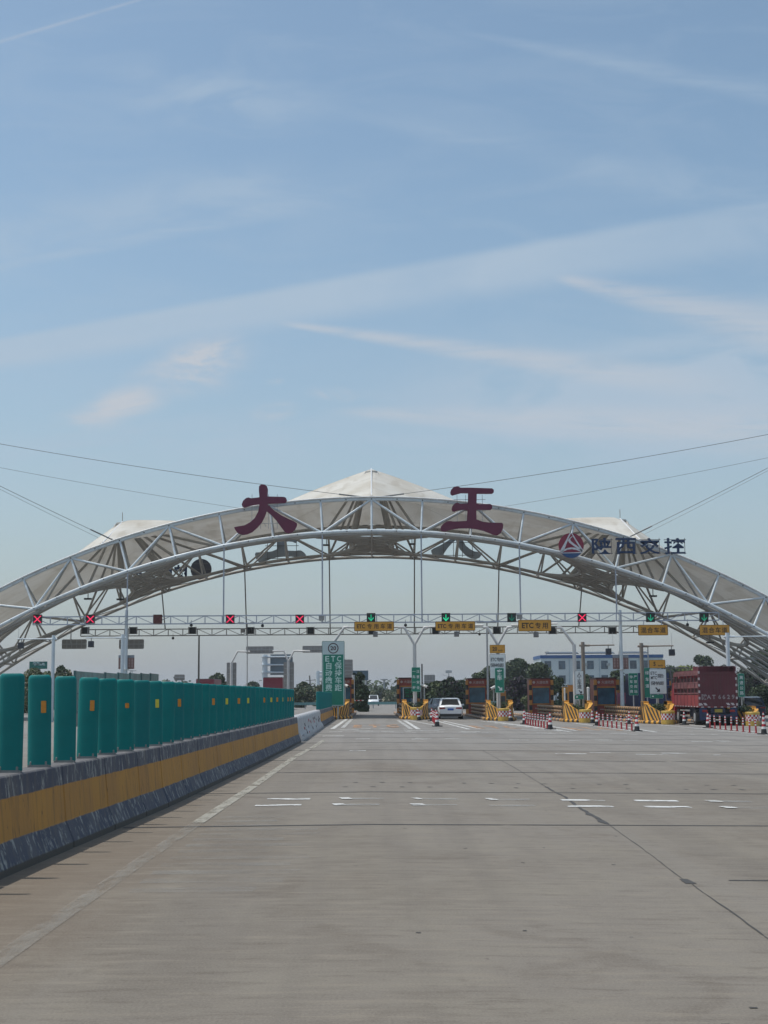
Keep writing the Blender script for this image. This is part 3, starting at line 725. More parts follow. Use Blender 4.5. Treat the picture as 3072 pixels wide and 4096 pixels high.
# white blocks that close the gap in the median, scuffed, with red and dark scrapes
wb_m = mat('scuffed_white_block', (.47, .47, .48), .55, 0, .1, 3, bump=.3, dirt=((.22, .20, .20), 2.2, .8))
def white_block(y0, y1, lab):
    o_ = thing('water_barrier', lab, 'barrier', (bx(y0) - .02, y0, 0), 'white blocks closing the gap in the median')
    mb = MB(); pr = [(.33, 0), (.34, .10), (.30, .22), (.22, .34), (.19, .50), (.20, .78), (.16, .90), (.10, .93)]
    pr = pr + [(-x, z) for x, z in pr[::-1]]; n = len(pr); rows = []
    L_ = y1 - y0; m_ = 12
    for k in range(m_ + 1):
        y = y0 + L_ * k / m_; e = min(k, m_ - k); s_ = 1 - (.10 if e == 0 else 0) + .03 * math.sin(k * 2.4)
        rows.append([(bx(y) - .02 + x * s_ + .03 * math.sin(k * 1.9 + z * 6) * (z < .5), y, z * (1 if e else .96)) for x, z in pr])
    vs = [v for r in rows for v in r]
    mb.add(vs, [(i * n + k, i * n + k + 1, (i + 1) * n + k + 1, (i + 1) * n + k) for i in range(m_) for k in range(n - 1)], 0, True)
    mb.add(rows[0], [tuple(range(n))]); mb.add(rows[-1], [tuple(range(n))[::-1]])
    mb.build('body', wb_m, o_)
    mb = MB(); r2 = random.Random(int(y0 * 10))
    for k in range(5):
        y = y0 + L_ * r2.uniform(.1, .9); x = bx(y) + .18
        zz = r2.uniform(.1, .6); mb.tube([(bx(y) + (.2 if zz > .3 else .3), y, zz + .1), (bx(y) + (.22 if zz > .3 else .31), y + r2.uniform(-.3, .3), zz)], .014, 5, r2.choice([0, 0, 0, 1]))
    mb.build('scrape', [mat('scrape_dark', (.06, .05, .05)), red_paint], o_)
for i, (a, b) in enumerate(((53.0, 58.6), (59.0, 64.6), (65.0, 70.8), (71.2, 77.4))):
    white_block(a, b, f'scuffed white plastic barrier block in the median gap, {nth(i)} from the near end')

# ------------------------------------------------------------------ toll islands
def nose(x0, yf, w, hm, label, flip=False):
    """striped crash nose: a U shaped planter wall, low in front, high behind, on a striped rounded kerb"""
    z0 = gz(x0); root = thing('toll_island', label, 'toll island', (x0, yf, z0), 'toll islands')
    a = w / 2; N_ = 56; pts = []
    for i in range(N_ + 1):               # plan path: left rear -> front -> right rear
        s = -1 + 2 * i / N_
        if abs(s) > .62:
            q = (abs(s) - .62) / .38; pts.append((math.copysign(a, s), 1.7 + q * 1.65))
        else:
            u = abs(s) / .62; pts.append((math.copysign(a * u, s), 1.7 * u ** 1.7))
    def hh(y):
        if y > 2.3: return hm
        u = min(1, (y / 1.7)) ** (1 / 1.7); return .80 + (hm - .16 - .80) * u ** 1.9
    wall = MB(); th_ = .34
    cen = (0, 2.4)
    def inw(p, d):
        v = Vector((cen[0] - p[0], max(0, cen[1] - p[1]) if p[1] < 1.68 else 0)); v = v.normalized() if v.length else Vector((0, 1))
        return (p[0] + v.x * d, p[1] + v.y * d)
    for i in range(N_):
        p, q = pts[i], pts[i + 1]; mi = (i // 2) % 2
        hp, hq = hh(p[1]), hh(q[1])
        # bottoms slide forward along the path: raked stripes
        def slide(k):
            s = -1 + 2 * k / N_; k2 = k - math.copysign(min(7, abs(s) * 12), s); k0 = int(math.floor(k2)); f = k2 - k0
            k0 = max(0, min(N_ - 1, k0)); A, B = pts[k0], pts[k0 + 1]; x, y = A[0] + (B[0] - A[0]) * f, A[1] + (B[1] - A[1]) * f
            return x * 1.04, y - .05
        b0, b1 = slide(i), slide(i + 1)
        wall.add([(b0[0], b0[1], .1), (b1[0], b1[1], .1), (q[0], q[1], hq), (p[0], p[1], hp)], [(0, 1, 2, 3)], mi)
        ip, iq = inw(p, th_), inw(q, th_)
        wall.add([(p[0], p[1], hp), (q[0], q[1], hq), (iq[0], iq[1], hq), (ip[0], ip[1], hp)], [(0, 1, 2, 3)], 0)
        wall.add([(ip[0], ip[1], hp), (iq[0], iq[1], hq), (iq[0], iq[1], .3), (ip[0], ip[1], .3)], [(0, 1, 2, 3)], 0)
    for s in (-1, 1):
        x = s * a; xi = s * (a - th_)
        wall.box(min(x, xi), max(x, xi), 3.35, 3.36, .1, hm)
        # raised rear block face
        wall.box(min(x, xi) , max(x, xi), 2.31, 3.34, hm - .22, hm + .004)
        for k in range(4):
            wall.box(min(x, x + s * .012), max(x, x + s * .012), 2.35 + k * .26, 2.48 + k * .26, .12, hm - .02, 1)
    wall.build('nose_wall', [yellow, stripe_black], root, world=False)
    roll = MB(); P2 = [(p[0] * 1.10, p[1] - .12, .10) for p in pts]
    for i in range(0, N_):
        roll.tube([P2[i], P2[i + 1]], .13, 8, (i // 2) % 2, caps=False)
    roll.build('kerb_roll', [yellow, stripe_black], root, world=False)
    soil = MB(); soil.add([(inw(p, th_ * .9)[0], inw(p, th_ * .9)[1], .55) for p in pts], [tuple(range(N_ + 1))]); soil.build('soil', mat('soil', (.08, .06, .04), .9), root, world=False)
    slab = MB()
    yend = 138 - yf
    slab.box(-a, a, 3.37, yend, 0, .2, 0)
    kr = MB(); kr2 = MB(); k = 0; y = 3.4
    while y < yend:
        for s in (-1, 1): (kr if s < 0 else kr2).tube([(s * (a + .02), y, .1), (s * (a + .02), min(y + .9, yend), .1)], .12, 8, k % 2, caps=True)
        y += .9; k += 1
    slab.build('slab', mat('island_concrete', (.24, .23, .21), .8, 0, .15, 2), root, world=False)
    for q in (kr, kr2): q.build('kerb', [mat('kerb_orange', (.50, .27, .12), .6, 0, .1, 3), mat('kerb_grey', (.16, .15, .14), .7)], root, world=False)
    return root
# (x, y of the nose front, width, wall height)
ISL = [(-2.62, 103.2, 1.85, 1.42), (3.08, 102.3, 1.9, 1.42), (9.05, 100.4, 1.9, 1.44), (14.12, 96.5, 1.9, 1.46), (18.9, 92.8, 1.9, 1.46), (23.75, 90.2, 1.9, 1.2)]
ITXT = ['leftmost toll island with striped nose, at the end of the green panels', 'toll island with striped nose left of the white sedan', 'toll island with striped nose under the 20 km/h sign', 'toll island with striped nose under the white manual lane sign', 'toll island with striped nose under the 5 km/h sign', 'rightmost toll island with striped nose behind the red truck tail']
islands = []
for (x, y, w, h), t_ in zip(ISL, ITXT): islands.append(nose(x, y, w, h, t_))

# leaves
leaf_ms = [mat('leaf_dark', (.030, .052, .022), .7, 0, .25, 3), mat('leaf_mid', (.062, .092, .036), .7, 0, .25, 3), mat('leaf_pale', (.11, .13, .05), .7, 0, .2, 3), mat('blossom', (.34, .32, .22), .7, 0, .15, 3), mat('leaf_purple', (.045, .030, .045), .7, 0, .2, 3), mat('leaf_lime', (.20, .24, .04), .7, 0, .2, 3)]
def leaves(mb, c, rad, n, s, ms=(0, 1), rnd=random, wts=None, shell=.55, fl=.75):
    c = Vector(c)
    for _ in range(n):
        d = Vector((rnd.gauss(0, 1), rnd.gauss(0, 1), rnd.gauss(0, 1))).normalized()
        r = shell + (1 - shell) * rnd.random() ** .6
        p = c + Vector((d.x * rad[0], d.y * rad[1], d.z * rad[2])) * r
        nrm = (d + Vector((rnd.gauss(0, fl), rnd.gauss(0, fl), rnd.gauss(0, fl)))).normalized()
        u = nrm.orthogonal().normalized(); v = nrm.cross(u); a = rnd.random() * 6.28; u, v = u * math.cos(a) + v * math.sin(a), v * math.cos(a) - u * math.sin(a)
        q = s * rnd.uniform(.6, 1.3)
        m = rnd.choices(ms, wts)[0] if wts else rnd.choice(ms)
        mb.add([p - u * q, p + v * q * .6, p + u * q, p - v * q * .6], [(0, 1, 2, 3)], m)
def shrub(x, y, z, r, h, label, cat='shrub', group='shrubs in the island planters', ms=(0, 1), n=420, s=.07, seed=1):
    rnd = random.Random(seed); root = thing('shrub', label, cat, (x, y, z), group)
    mb = MB()
    for k in range(6):
        a = rnd.random() * 6.28; rr_ = r * rnd.uniform(.2, .55)
        leaves(mb, (x + math.cos(a) * rr_, y + math.sin(a) * rr_ * 1.3, z + h * rnd.uniform(.35, .75)), (r * .6, r * .7, h * .38), n // 6, s, ms, rnd, shell=.3)
    mb.build('foliage', leaf_ms, root)
    st = MB()
    for k in range(5):
        a = rnd.random() * 6.28; st.tube([(x, y, z), (x + math.cos(a) * r * .5, y + math.sin(a) * r * .5, z + h * .6)], .012, 4)
    st.build('stem', mat('bark', (.07, .05, .035), .9), root)
ST_ = ['leftmost planter', 'planter behind the green safety sign', 'planter under the 20 km/h sign', 'planter under the manual lane sign', 'planter under the 5 km/h sign', 'rightmost planter by the truck']
for i, (x, y, w, h) in enumerate(ISL):
    shrub(x - .05, y + 1.7, gz(x) + .40, .84, .86, 'dark green bushy shrub filling the ' + ST_[i], seed=i + 5, n=1100, s=.07)
shrub(ISL[0][0] - .35, ISL[0][1] + .2, .85, .32, 1.15, 'dry reddish shrub between the last teal panel and the leftmost nose', seed=33, ms=(0, 4), n=300, s=.05)

# crash drums
def drum(x, y, label):
    z0 = gz(x); root = thing('crash_drum', label, 'crash drum', (x, y, z0), 'crash drums in front of the toll islands'); r = .43
    b = MB(); b.lathe([(r * .98, 0), (r, .03), (r, .30), (r + .005, .31)], x, y, 22, z0=z0); b.lathe([(r + .005, .70), (r + .02, .705), (r + .02, .83), (r, .86), (r * .9, .875)], x, y, 22, z0=z0)
    b.build('body', mat('drum_yellow', (.56, .36, .07), .5, 0, .15, 3, dirt=((.22, .13, .06), 2, .8)), root)
    c = MB(); c.lathe([(r + .004, .31), (r + .004, .44), (r + .004, .57), (r + .004, .70)], x, y, 22, z0=z0, mf=lambda i, k: (i + k // 1) % 2)
    c.build('chequer_band', [red_paint, white_paint], root)
DR = [(3.07, 101.6, 'left of the white sedan'), (9.1, 99.7, 'under the green passenger car sign'), (14.16, 95.7, 'under the manual lane sign'), (18.88, 91.9, 'left of the red truck'), (23.6, 89.3, 'right of the red truck tail')]
for x, y, t_ in DR: drum(x, y, 'yellow crash drum with red and white chequers ' + t_)

# booths
blue_glass = mat('booth_glass', (.05, .15, .22), .18, 0, .45, .8, spec=.6)
def booth(x, y, label, w=2.0):
    z0 = gz(x) + .2; root = thing('toll_booth', label, 'toll booth', (x, y, z0), 'toll booths'); h = 2.95; a = w / 2 - .22; D = 3.2
    b = MB()
    b.box(x - a, x + a, y, y + D, z0, z0 + .95, 0); b.box(x - a, x + a, y + .12, y + D - .1, z0 + .95, z0 + 2.3, 0) if False else None
    b.box(x - a, x - a + .10, y, y + D, z0 + .95, z0 + 2.25, 0); b.box(x + a - .10, x + a, y, y + D, z0 + .95, z0 + 2.25, 0)
    b.box(x - a, x + a, y, y + D, z0 + 2.25, z0 + h, 0); b.box(x - a + .1, x + a - .1, y + D - .1, y + D, z0 + .95, z0 + 2.25, 0)
    b.build('wall', booth_red, root)
    b = MB(); b.box(x - a - .02, x + a + .02, y - .035, y - .003, z0 + 2.24, z0 + 2.34, 0); b.box(x - a - .02, x + a + .02, y - .035, y - .003, z0 + .86, z0 + .95, 0); b.build('trim', booth_orange, root)
    g = MB(); g.box(x - a + .105, x + a - .105, y + .05, y + .07, z0 + .96, z0 + 2.24); g.build('window', blue_glass, root)
    g = MB(); g.box(x - .35, x + .25, y + .9, y + 1.3, z0 + .96, z0 + 1.5); g.box(x - .7, x - .45, y + .3, y + .35, z0 + 1.1, z0 + 2.0); g.build('interior', mat('booth_inside', (.25, .28, .30), .6), root)
    r = MB(); r.box(x - a - .06, x + a + .06, y - .12, y + D + .1, z0 + h, z0 + h + .10); r.build('roof', mat('booth_roof', (.10, .035, .03), .5), root)
    for s in (-1, 1):
        c = MB(); cx = x + s * (w / 2 - .11)
        for k in range(7): c.box(cx - .11, cx + .11, y - .30, y - .05, z0 + k * .41, z0 + (k + 1) * .41, k % 2)
        c.build('striped_post', [booth_orange, stripe_black], root)
    tx = MB(); put(tx, '大', x - .25, z0 + 2.68, y - .012, .26, bold=.01); put(tx, '道', x + .0, z0 + 2.68, y - .012, .26, bold=.01); put(tx, '收', x + .25, z0 + 2.68, y - .012, .26, bold=.01); put(tx, '费', x + .5, z0 + 2.68, y - .012, .26, bold=.01)
    tx.add([(x - .58 + .11 * math.cos(q * math.pi / 5), y - .012, z0 + 2.68 + .11 * math.sin(q * math.pi / 5)) for q in range(10)], [tuple(range(10))])
    for k in range(9): tx.box(x - .5 + k * .12, x - .42 + k * .12, y - .012, y - .006, z0 + .52, z0 + .60)
    tx.build('lettering', mat('booth_letters', (.66, .52, .48), .6), root)
BT = [(-2.62, 125, 'red toll booth half hidden behind the tall green sign'), (3.08, 124, 'red toll booth behind the green safety sign and display board'), (9.0, 123.6, 'red toll booth right of the white sedan'), (13.9, 118.5, 'red toll booth between the cone row and the manual lane island'), (18.4, 113, 'red toll booth right of the brown camera post')]
for x, y, t_ in BT: booth(x, y, t_)
booth(23.6, 118, 'red toll booth hidden behind the red truck')

# barrier guards on the islands: rails of yellow and black cushions
cush = [mat('cushion_yellow', (.50, .27, .10), .6, 0, .1, 3), mat('cushion_dark', (.09, .08, .07), .7)]
def guard(x, y0, y1, label):
    z0 = gz(x); root = thing('guard_rail', label, 'guard rail', (x, y0, z0), 'striped guard rails along the islands')
    for r in range(3):
        b = MB(); y = y0; k = r
        while y < y1:
            b.tube([(x, y, z0 + .42 + r * .27), (x, min(y + .42, y1), z0 + .42 + r * .27)], .115, 8, k % 2); y += .42; k += 1
        b.build('rail', cush, root)
    y = y0 + .3
    while y < y1: b = MB(); b.box(x - .04, x + .04, y - .04, y + .04, z0 + .15, z0 + 1.05); y += 1.7; b.build('post', stripe_black, root)
GT = ['second', 'third', 'fourth', 'fifth', 'rightmost']
for i, (x, y, w, h) in enumerate(ISL):
    if i: guard(x - w / 2 + .14, y + 4.2, y + 19, f'striped cushion guard rail on the left side of the {GT[i-1]} toll island')
    if i < 2: guard(x + w / 2 - .14, y + 4.2, y + 19, f'striped cushion guard rail on the right side of the {"leftmost" if i == 0 else "second"} toll island')

# cones and flexible posts
def cone_mesh():
    mb = MB()
    prof = [(.145, .05), (.13, .13), (.112, .26), (.096, .37), (.080, .49), (.066, .60), (.052, .71), (.040, .81), (.034, .88)]
    mb.lathe(prof, 0, 0, 14, mf=lambda i, k: (2, 2, 1, 0, 1, 0, 1, 0)[i]); 
    mb.tube([(0, 0, .86), (0, 0, .93)], .016, 6, 2); return mb
cone0 = thing('traffic_cone', 'x', 'traffic cone', (0, 0, 0), 'red and white traffic cones')
cone_mesh().build('body', [red_paint, white_paint, rubber], cone0, world=False)
b_ = MB(); b_.box(-.22, .22, -.22, .22, 0, .05); b_.build('base', rubber, cone0, world=False)
CN = [(3.55, 79.6, 'at the near end of the row left of the sedan'), (3.95, 96.5, 'at the far end of the row left of the sedan'), (3.2, 98.9, 'leaning on the drum left of the sedan'),
      (9.2, 74.7, 'at the near end of the row below the 20 km/h sign'), (9.32, 88.5, 'at the far end of the row right of the 20 km/h sign'), (9.42, 98.6, 'in front of the drum under the passenger car sign'),
      (13.25, 72.2, 'at the near right end of the middle row of posts'), (14.36, 94.1, 'right of the drum under the manual lane sign'), (13.37, 85.8, 'at the left end of the row right of the manual lane sign'),
      (16.5, 92.5, 'standing beyond the middle row by the van'), (18.54, 68.2, 'at the near right end of the row below the truck'), (19.62, 90.6, 'in front of the drum left of the truck'), (19.25, 82.6, 'at the left end of the row behind the truck'), (23.9, 87.9, 'beside the drum right of the truck')]
for i, (x, y, t_) in enumerate(CN):
    o = cone0 if i == 0 else copy_tree(cone0); o.location = (x, y, gz(x)); o.rotation_euler = (0, 0, random.random() * 3)
    if i == 2: o.rotation_euler = (0, R_(-9), 0)
    o['label'] = 'cone ' + t_
post0 = thing('lane_post', 'x', 'lane post', (0, 0, 0), 'flexible red lane posts')
mb = MB(); mb.lathe([(.045, .02), (.042, .38), (.042, .45), (.042, .52), (.042, .58), (.042, .65), (.042, .71), (.036, .76)], 0, 0, 10, mf=lambda i, k: (0, 1, 0, 1, 0, 1, 0)[i]); mb.build('body', [red_paint, white_paint], post0, world=False)
mb = MB(); mb.lathe([(.10, 0), (.09, .02), (.05, .03)], 0, 0, 10); mb.build('base', mat('post_base', (.15, .02, .02), .6), post0, world=False)
first = True
def post_row(a, b, n, where):
    global first
    for k in range(n):
        t = k / (n - 1); x, y = a[0] + (b[0] - a[0]) * t, a[1] + (b[1] - a[1]) * t
        if first: o = post0; first = False
        else: o = copy_tree(post0)
        o.location = (x, y, gz(x)); o.rotation_euler = (R_(random.uniform(-2, 2)), R_(random.uniform(-2, 2)), 0)
        o['label'] = f'slim red post in the row {where}, {nth(k)} from near'
post_row((3.66, 81.5), (3.98, 95.6), 13, 'left of the white sedan')
post_row((9.2, 76), (9.3, 87.6), 9, 'below the 20 km/h sign')
post_row((13.25, 73.6), (13.35, 84.9), 8, 'in the middle of the plaza')
post_row((18.6, 69.8), (19.2, 81.9), 9, 'behind the red truck')
#%%SIGNS
# ------------------------------------------------------------------ lane signal gantries hung from the arches
def gantry(name, label, y, px0, px1, pt, pb, m, rods, rodz, left_sign, rod_r):
    x0, x1 = XX(px0, y), XX(px1, y); zt, zb = ZZ(1500, pt, y), ZZ(1500, pb, y)
    root = thing(name, label, 'gantry', (0, y, zb), 'lane signal gantries'); n = int(round((x1 - x0) / 1.27))
    for z, nm in ((zt, 'top_chord'), (zb, 'bottom_chord')):
        b = MB(); b.bar((x0, y, z), (x1, y, z), .085, .085); b.build(nm, m, root)
    b = MB()
    for k in range(n + 1):
        x = x0 + (x1 - x0) * k / n; b.bar((x, y, zb), (x, y, zt), .07)
        if k < n:
            xn = x0 + (x1 - x0) * (k + 1) / n
            b.bar((x, y, zb if k % 2 else zt), (xn, y, zt if k % 2 else zb), .05)
    b.build('lattice_web', m, root)
    for k in rods:
        p = arc(RL, k * DA, rodz)
        b = MB(); b.tube([p, (p.x, y, zb if abs(k) < 5 else zt)], rod_r, 6); b.build('hanger_rod', m, root)
    return zt, zb
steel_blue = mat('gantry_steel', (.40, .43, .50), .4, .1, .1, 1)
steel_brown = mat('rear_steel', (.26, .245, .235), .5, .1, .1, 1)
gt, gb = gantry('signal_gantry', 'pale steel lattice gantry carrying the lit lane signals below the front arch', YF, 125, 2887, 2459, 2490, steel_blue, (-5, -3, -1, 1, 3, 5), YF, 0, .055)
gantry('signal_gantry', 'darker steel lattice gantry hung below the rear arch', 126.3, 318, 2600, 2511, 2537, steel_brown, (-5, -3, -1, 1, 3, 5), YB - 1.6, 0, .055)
led_case = mat('signal_case', (.012, .015, .016), .45)
led_red = mat('led_red', (.3, 0, .02), .5, emit=((1.0, .035, .13), .95))
led_green = mat('led_green', (0, .2, .1), .5, emit=((.02, .62, .28), 1.0))
led_red_off = mat('led_red_unlit', (.10, .012, .012), .5); led_green_off = mat('led_green_unlit', (.005, .06, .045), .5)
case_red_off = mat('signal_case_red', (.13, .035, .028), .5)
SIG = [(143, 'X'), (356, 'X'), (627, 'x'), (918.6, 'X'), (1199, 'X'), (1486, 'V'), (1787.5, 'W'), (2052.5, 'v'), (2336, 'X'), (2611.5, 'w'), (2827, 'v')]
SL = {0: 'red cross lane signal at the far left end of the front gantry', 1: 'second red cross lane signal from the left', 2: 'unlit brown lane signal between lit red crosses', 3: 'third lit red cross from the left, over the exit lanes', 4: 'red cross signal just left of the green arrow lanes', 5: 'green arrow signal above the left yellow lane sign', 6: 'brightest green arrow signal, above the second yellow lane sign', 7: 'nearly dark green arrow signal beside the short yellow sign', 8: 'lone red cross signal on the right half of the gantry', 9: 'green arrow signal over the left mixed lane sign', 10: 'dim green arrow signal over the rightmost mixed lane sign'}
for i, (px, k) in enumerate(SIG):
    y = YF - .22; x = XX(px, y); zc = ZZ(px, 2477 if px < 1300 else 2471, y); h = .32
    root = thing('lane_signal', SL[i], 'lane signal', (x, y, zc), 'lane signals')
    b = MB(); b.box(x - h, x + h, y - .06, y + .14, zc - h, zc + h); b.box(x - .05, x + .05, y + .14, y + .2, zc - h, zc + h)
    b.build('case', case_red_off if k == 'x' else led_case, root)
    b = MB(); b.box(x - h - .02, x + h + .02, y - .16, y - .06, zc + h, zc + h + .02); b.build('visor', black, root)
    b = MB(); f = y - .068
    if k in 'Xx':
        w = .052
        for s in (1, -1):
            b.add([(x - s * .25 - w, f, zc - .25), (x - s * .25 + w, f, zc - .25), (x + s * .25 + w, f, zc + .25), (x + s * .25 - w, f, zc + .25)], [(0, 1, 2, 3)] if s == 1 else [(0, 1, 2, 3)])
    else:
        w = .03; b.add([(x - w, f, zc - .2), (x + w, f, zc - .2), (x + w, f, zc + .24), (x - w, f, zc + .24)], [(0, 1, 2, 3)])
        for s in (1, -1): b.add([(x, f, zc - .27), (x + s * .22, f, zc - .02), (x + s * .17, f, zc + .04), (x, f, zc - .17)], [(0, 1, 2, 3)])
    mm = {'X': led_red, 'x': led_red_off, 'V': mat('led_green_mid', (0, .2, .1), .5, emit=((.02, .5, .25), .8)), 'W': led_green, 'w': mat('led_green_low', (0, .2, .1), .5, emit=((.01, .36, .2), .7)), 'v': mat('led_green_dim', (0, .1, .06), .5, emit=((.005, .11, .07), .7))}[k]
    if i == 10: mm = mat('led_green_low2', (0, .2, .1), .5, emit=((.01, .25, .12), .7))
    b.build('light_face', mm, root)
for i, px in enumerate((336, 529, 767, 1001, 1242, 1488, 1746, 1992, 2216, 2457)):
    y = 126.1; x = XX(px, y); zc = ZZ(px, 2522, y) + (px - 1490) * .0
    root = thing('lane_signal', f'dark back of a lane signal on the rear gantry, {ORD[i]} from the left', 'lane signal', (x, y, zc), 'signal backs on the rear gantry')
    b = MB(); b.box(x - .27, x + .27, y - .03, y + .3, zc - .3, zc + .3); b.build('case', led_case, root)
    b = MB(); b.box(x - .36, x - .29, y - .06, y + .1, zc - .33, zc + .33); b.box(x + .29, x + .36, y - .06, y + .1, zc - .33, zc + .33); b.build('bracket', sign_back, root)
b = MB()
for (px, py) in ((1280, 2472), (2074, 2468)):
    pass
for i, (px, py, y) in enumerate(((1286, 2473, YF - .15), (2078, 2468, YF - .15), (972, 2524, 126))):
    p = P(px, py, y); root = thing('junction_box', ['grey junction box on the front gantry left of the green arrows', 'grey junction box beside the nearly dark arrow signal', 'small brown box on the rear gantry rod'][i], 'box', p, 'boxes on the gantries')
    q = MB(); q.box(p.x - .2, p.x + .2, y - .12, y + .1, p.z - .15, p.z + .15); q.build('housing', sign_back, root); q = MB(); q.box(p.x - .22, p.x + .22, y - .15, y + .12, p.z + .15, p.z + .18); q.build('lid', grey_steel, root)

# thick columns under the front gantry ends, each with a reddish notice board
for s, px, t_ in ((-1, 501, 'left'), (1, 2489, 'right')):
    y = YF + .35; x = XX(px, y) ; zt_ = ZZ(px, 2440, y); root = thing('gantry_column', f'thick pale blue steel column with a notice board, on the {t_} side', 'column', (x, y, gz(x)), 'columns with notice boards')
    b = MB(); b.tube([(x, y, gz(x) - .1), (x, y, zt_)], [.15, .12], 14); b.build('shaft', white_steel, root)
    b = MB(); b.lathe([(.3, 0), (.3, .04), (.25, .05)], x, y, 14, z0=gz(x) + .02); b.lathe([(.25, .2), (.27, .22), (.25, .24)], x, y, 14, z0=ZZ(px, 2690, y)); b.build('flange', grey_steel, root)
    zb_, z2 = ZZ(px, 2676, y), ZZ(px, 2620, y); w = .59
    b = MB(); b.box(x - w, x + w, y + .26, y + .32, zb_, z2 - .2); o = b.build('notice_board', mat('board_brown', (.26, .15, .13), .6, 0, .1, 2), root)
    b = MB(); b.box(x - w, x + w, y + .24, y + .31, z2 - .2, z2); b.build('board_head', mat('board_head', (.30, .33, .36), .6), o)
    b = MB()
    for c in range(5):
        if abs(c - 2) < 1: continue
        for k in range(6): b.box(x - .5 + c * .22, x - .4 + c * .22, y + .252, y + .257, z2 - .32 - k * .115, z2 - .26 - k * .115)
    b.build('board_text', mat('board_text', (.52, .36, .33), .6), o)

# ------------------------------------------------------------------ signs
def sign_panel(mb, x0, x1, z0, z1, y, r=.06, face=0, rim=1, bw=.025, th=.03):
    mb.plate(x0, x1, z0, z1, y, y + th, r, rim)
    mb.plate(x0 + bw, x1 - bw, z0 + bw, z1 - bw, y - .004, y, r * .7, face)
def rect(pl, pr, pt, pb, y):
    a, b = P(pl, pb, y), P(pr, pt, y); return a.x, b.x, a.z, b.z
pole_white = mat('pole_white', (.58, .57, .56), .4, 0, .08, 1.2, dirt=((.35, .33, .30), 2, .3))
YP = 103.6
def lane_gantry_pole(px, Y, arms, label, bend=None, top=2510, fork=2576):
    z0 = None; x = XX(px, Y) if bend is None else XX(2301, Y); zf = ZZ(px, fork, Y); zt_ = ZZ(px, top, Y)
    root = thing('sign_pole', label, 'sign pole', (x, Y, gz(x)), 'white forked poles carrying lane signs')
    b = MB(); b.tube([(x, Y, gz(x)), (x, Y, zf)], [.15, .125], 12); b.build('pole', pole_white, root)
    for s in arms:
        b = MB(); w = .72 if bend is None else .86
        b.tube([(x, Y, zf - .05), (x + s * w * .94, Y, zt_ - .08), (x + s * w, Y, zt_), (x + s * (w + .3), Y, zt_ + .02)], .095, 10)
        b.lathe([(.15, -.02), (.15, .02)], x + s * (w + .3), Y, 8, z0=zt_) ; b.build('arm', pole_white, root)
    return x, zt_
xa, zt_ = lane_gantry_pole(1337, YP, (1,), 'white pole leaning out from behind the tall green sign', fork=2565)
xb, _ = lane_gantry_pole(1660, YP, (-1, 1), 'white forked pole rising from the nose left of the white sedan')
xc, _ = lane_gantry_pole(1994, YP - 2, (-1, 1), 'white forked pole above the orange 20 km/h plate')
xd, _ = lane_gantry_pole(2295, YP - 3.6, (-1,), 'white bent pole beside the manual lane sign', bend=1, top=2511, fork=2578)
def overhead(pl, pr, pt, pb, Y, txt, label, beam=None, hang=False):
    x0, x1, z0, z1 = rect(pl, pr, pt, pb, Y); root = thing('overhead_sign', label, 'lane sign', ((x0 + x1) / 2, Y, z0), 'yellow overhead lane signs')
    b = MB(); sign_panel(b, x0, x1, z0, z1, Y - .12, .07, 0, 1, .03); b.build('panel', [sign_yellow, letter_brown], root)
    b = MB(); h = z1 - z0; zc = (z0 + z1) / 2; f = Y - .130
    if txt.startswith('ETC'):
        cj = txt[3:]; n = len(cj); W_ = x1 - x0
        if n == 4: text_fit(b, 'ETC', x0 + W_ * .065, x0 + W_ * .27, zc - h * .21, zc + h * .22, f, bold=.03); xs = [x0 + W_ * q for q in (.385, .555, .72, .885)]; s_ = h * .55
        else: text_fit(b, 'ETC', x0 + W_ * .11, x0 + W_ * .46, zc - h * .23, zc + h * .25, f, bold=.03); xs = [x0 + W_ * q for q in (.60, .82)]; s_ = h * .56
    else: cj = txt; xs = [x0 + (x1 - x0) * q for q in (.185, .40, .62, .83)]; s_ = h * .56
    for c, x in zip(cj, xs): put(b, c, x, zc, f, s_, bold=.014)
    b.build('lettering', letter_brown, root)
    bm = MB()
    if beam: bm.tube([(beam[0], beam[2], zt_), (beam[1], beam[3], zt_)], .06, 8); bm.build('beam', pole_white, root)
    if hang:
        for q in (.2, .8): bm.bar((x0 + (x1 - x0) * q, Y, z1 - .02), (x0 + (x1 - x0) * q, Y, gb), .05)
        bm.build('hanger', steel_blue, root)
    if not hang:                           # camera box under the sign
        lx = x0 + (x1 - x0) * .53
        l = thing('camera_light', 'square grey camera light under the ' + label.split(',')[0], 'camera light', (lx, Y - .1, z0 - .3), 'camera lights under the lane signs')
        c = MB(); c.hexa([(lx - .17, Y - .32, z0 - .38), (lx + .17, Y - .34, z0 - .38), (lx + .17, Y - .05, z0 - .42), (lx - .17, Y - .05, z0 - .42), (lx - .17, Y - .28, z0 - .05), (lx + .17, Y - .28, z0 - .05), (lx + .17, Y - .03, z0 - .08), (lx - .17, Y - .03, z0 - .08)]); c.build('housing', mat('lamp_grey', (.12, .12, .12), .5), l)
        c = MB(); c.bar((lx, Y - .05, z0 - .1), (lx, Y, z0 + .15), .05); c.build('bracket', grey_steel, l)
overhead(1417, 1576, 2486, 2525, YP, 'ETC专用车道', 'leftmost yellow sign, longer wording, over the open centre lane', (xa + 1.0, xb - 1.0, YP, YP))
overhead(1741, 1900, 2485, 2524, YP - 2.1, 'ETC专用车道', 'second yellow sign, longer wording, over the white sedan', (xb + 1.0, xc - 1.0, YP, YP - 2))
overhead(2072.5, 2204, 2479, 2526, YP - 3.7, 'ETC专用', 'short yellow sign reading ETC with two characters', (xc + 1.0, xd - 1.1, YP - 2, YP - 3.6))
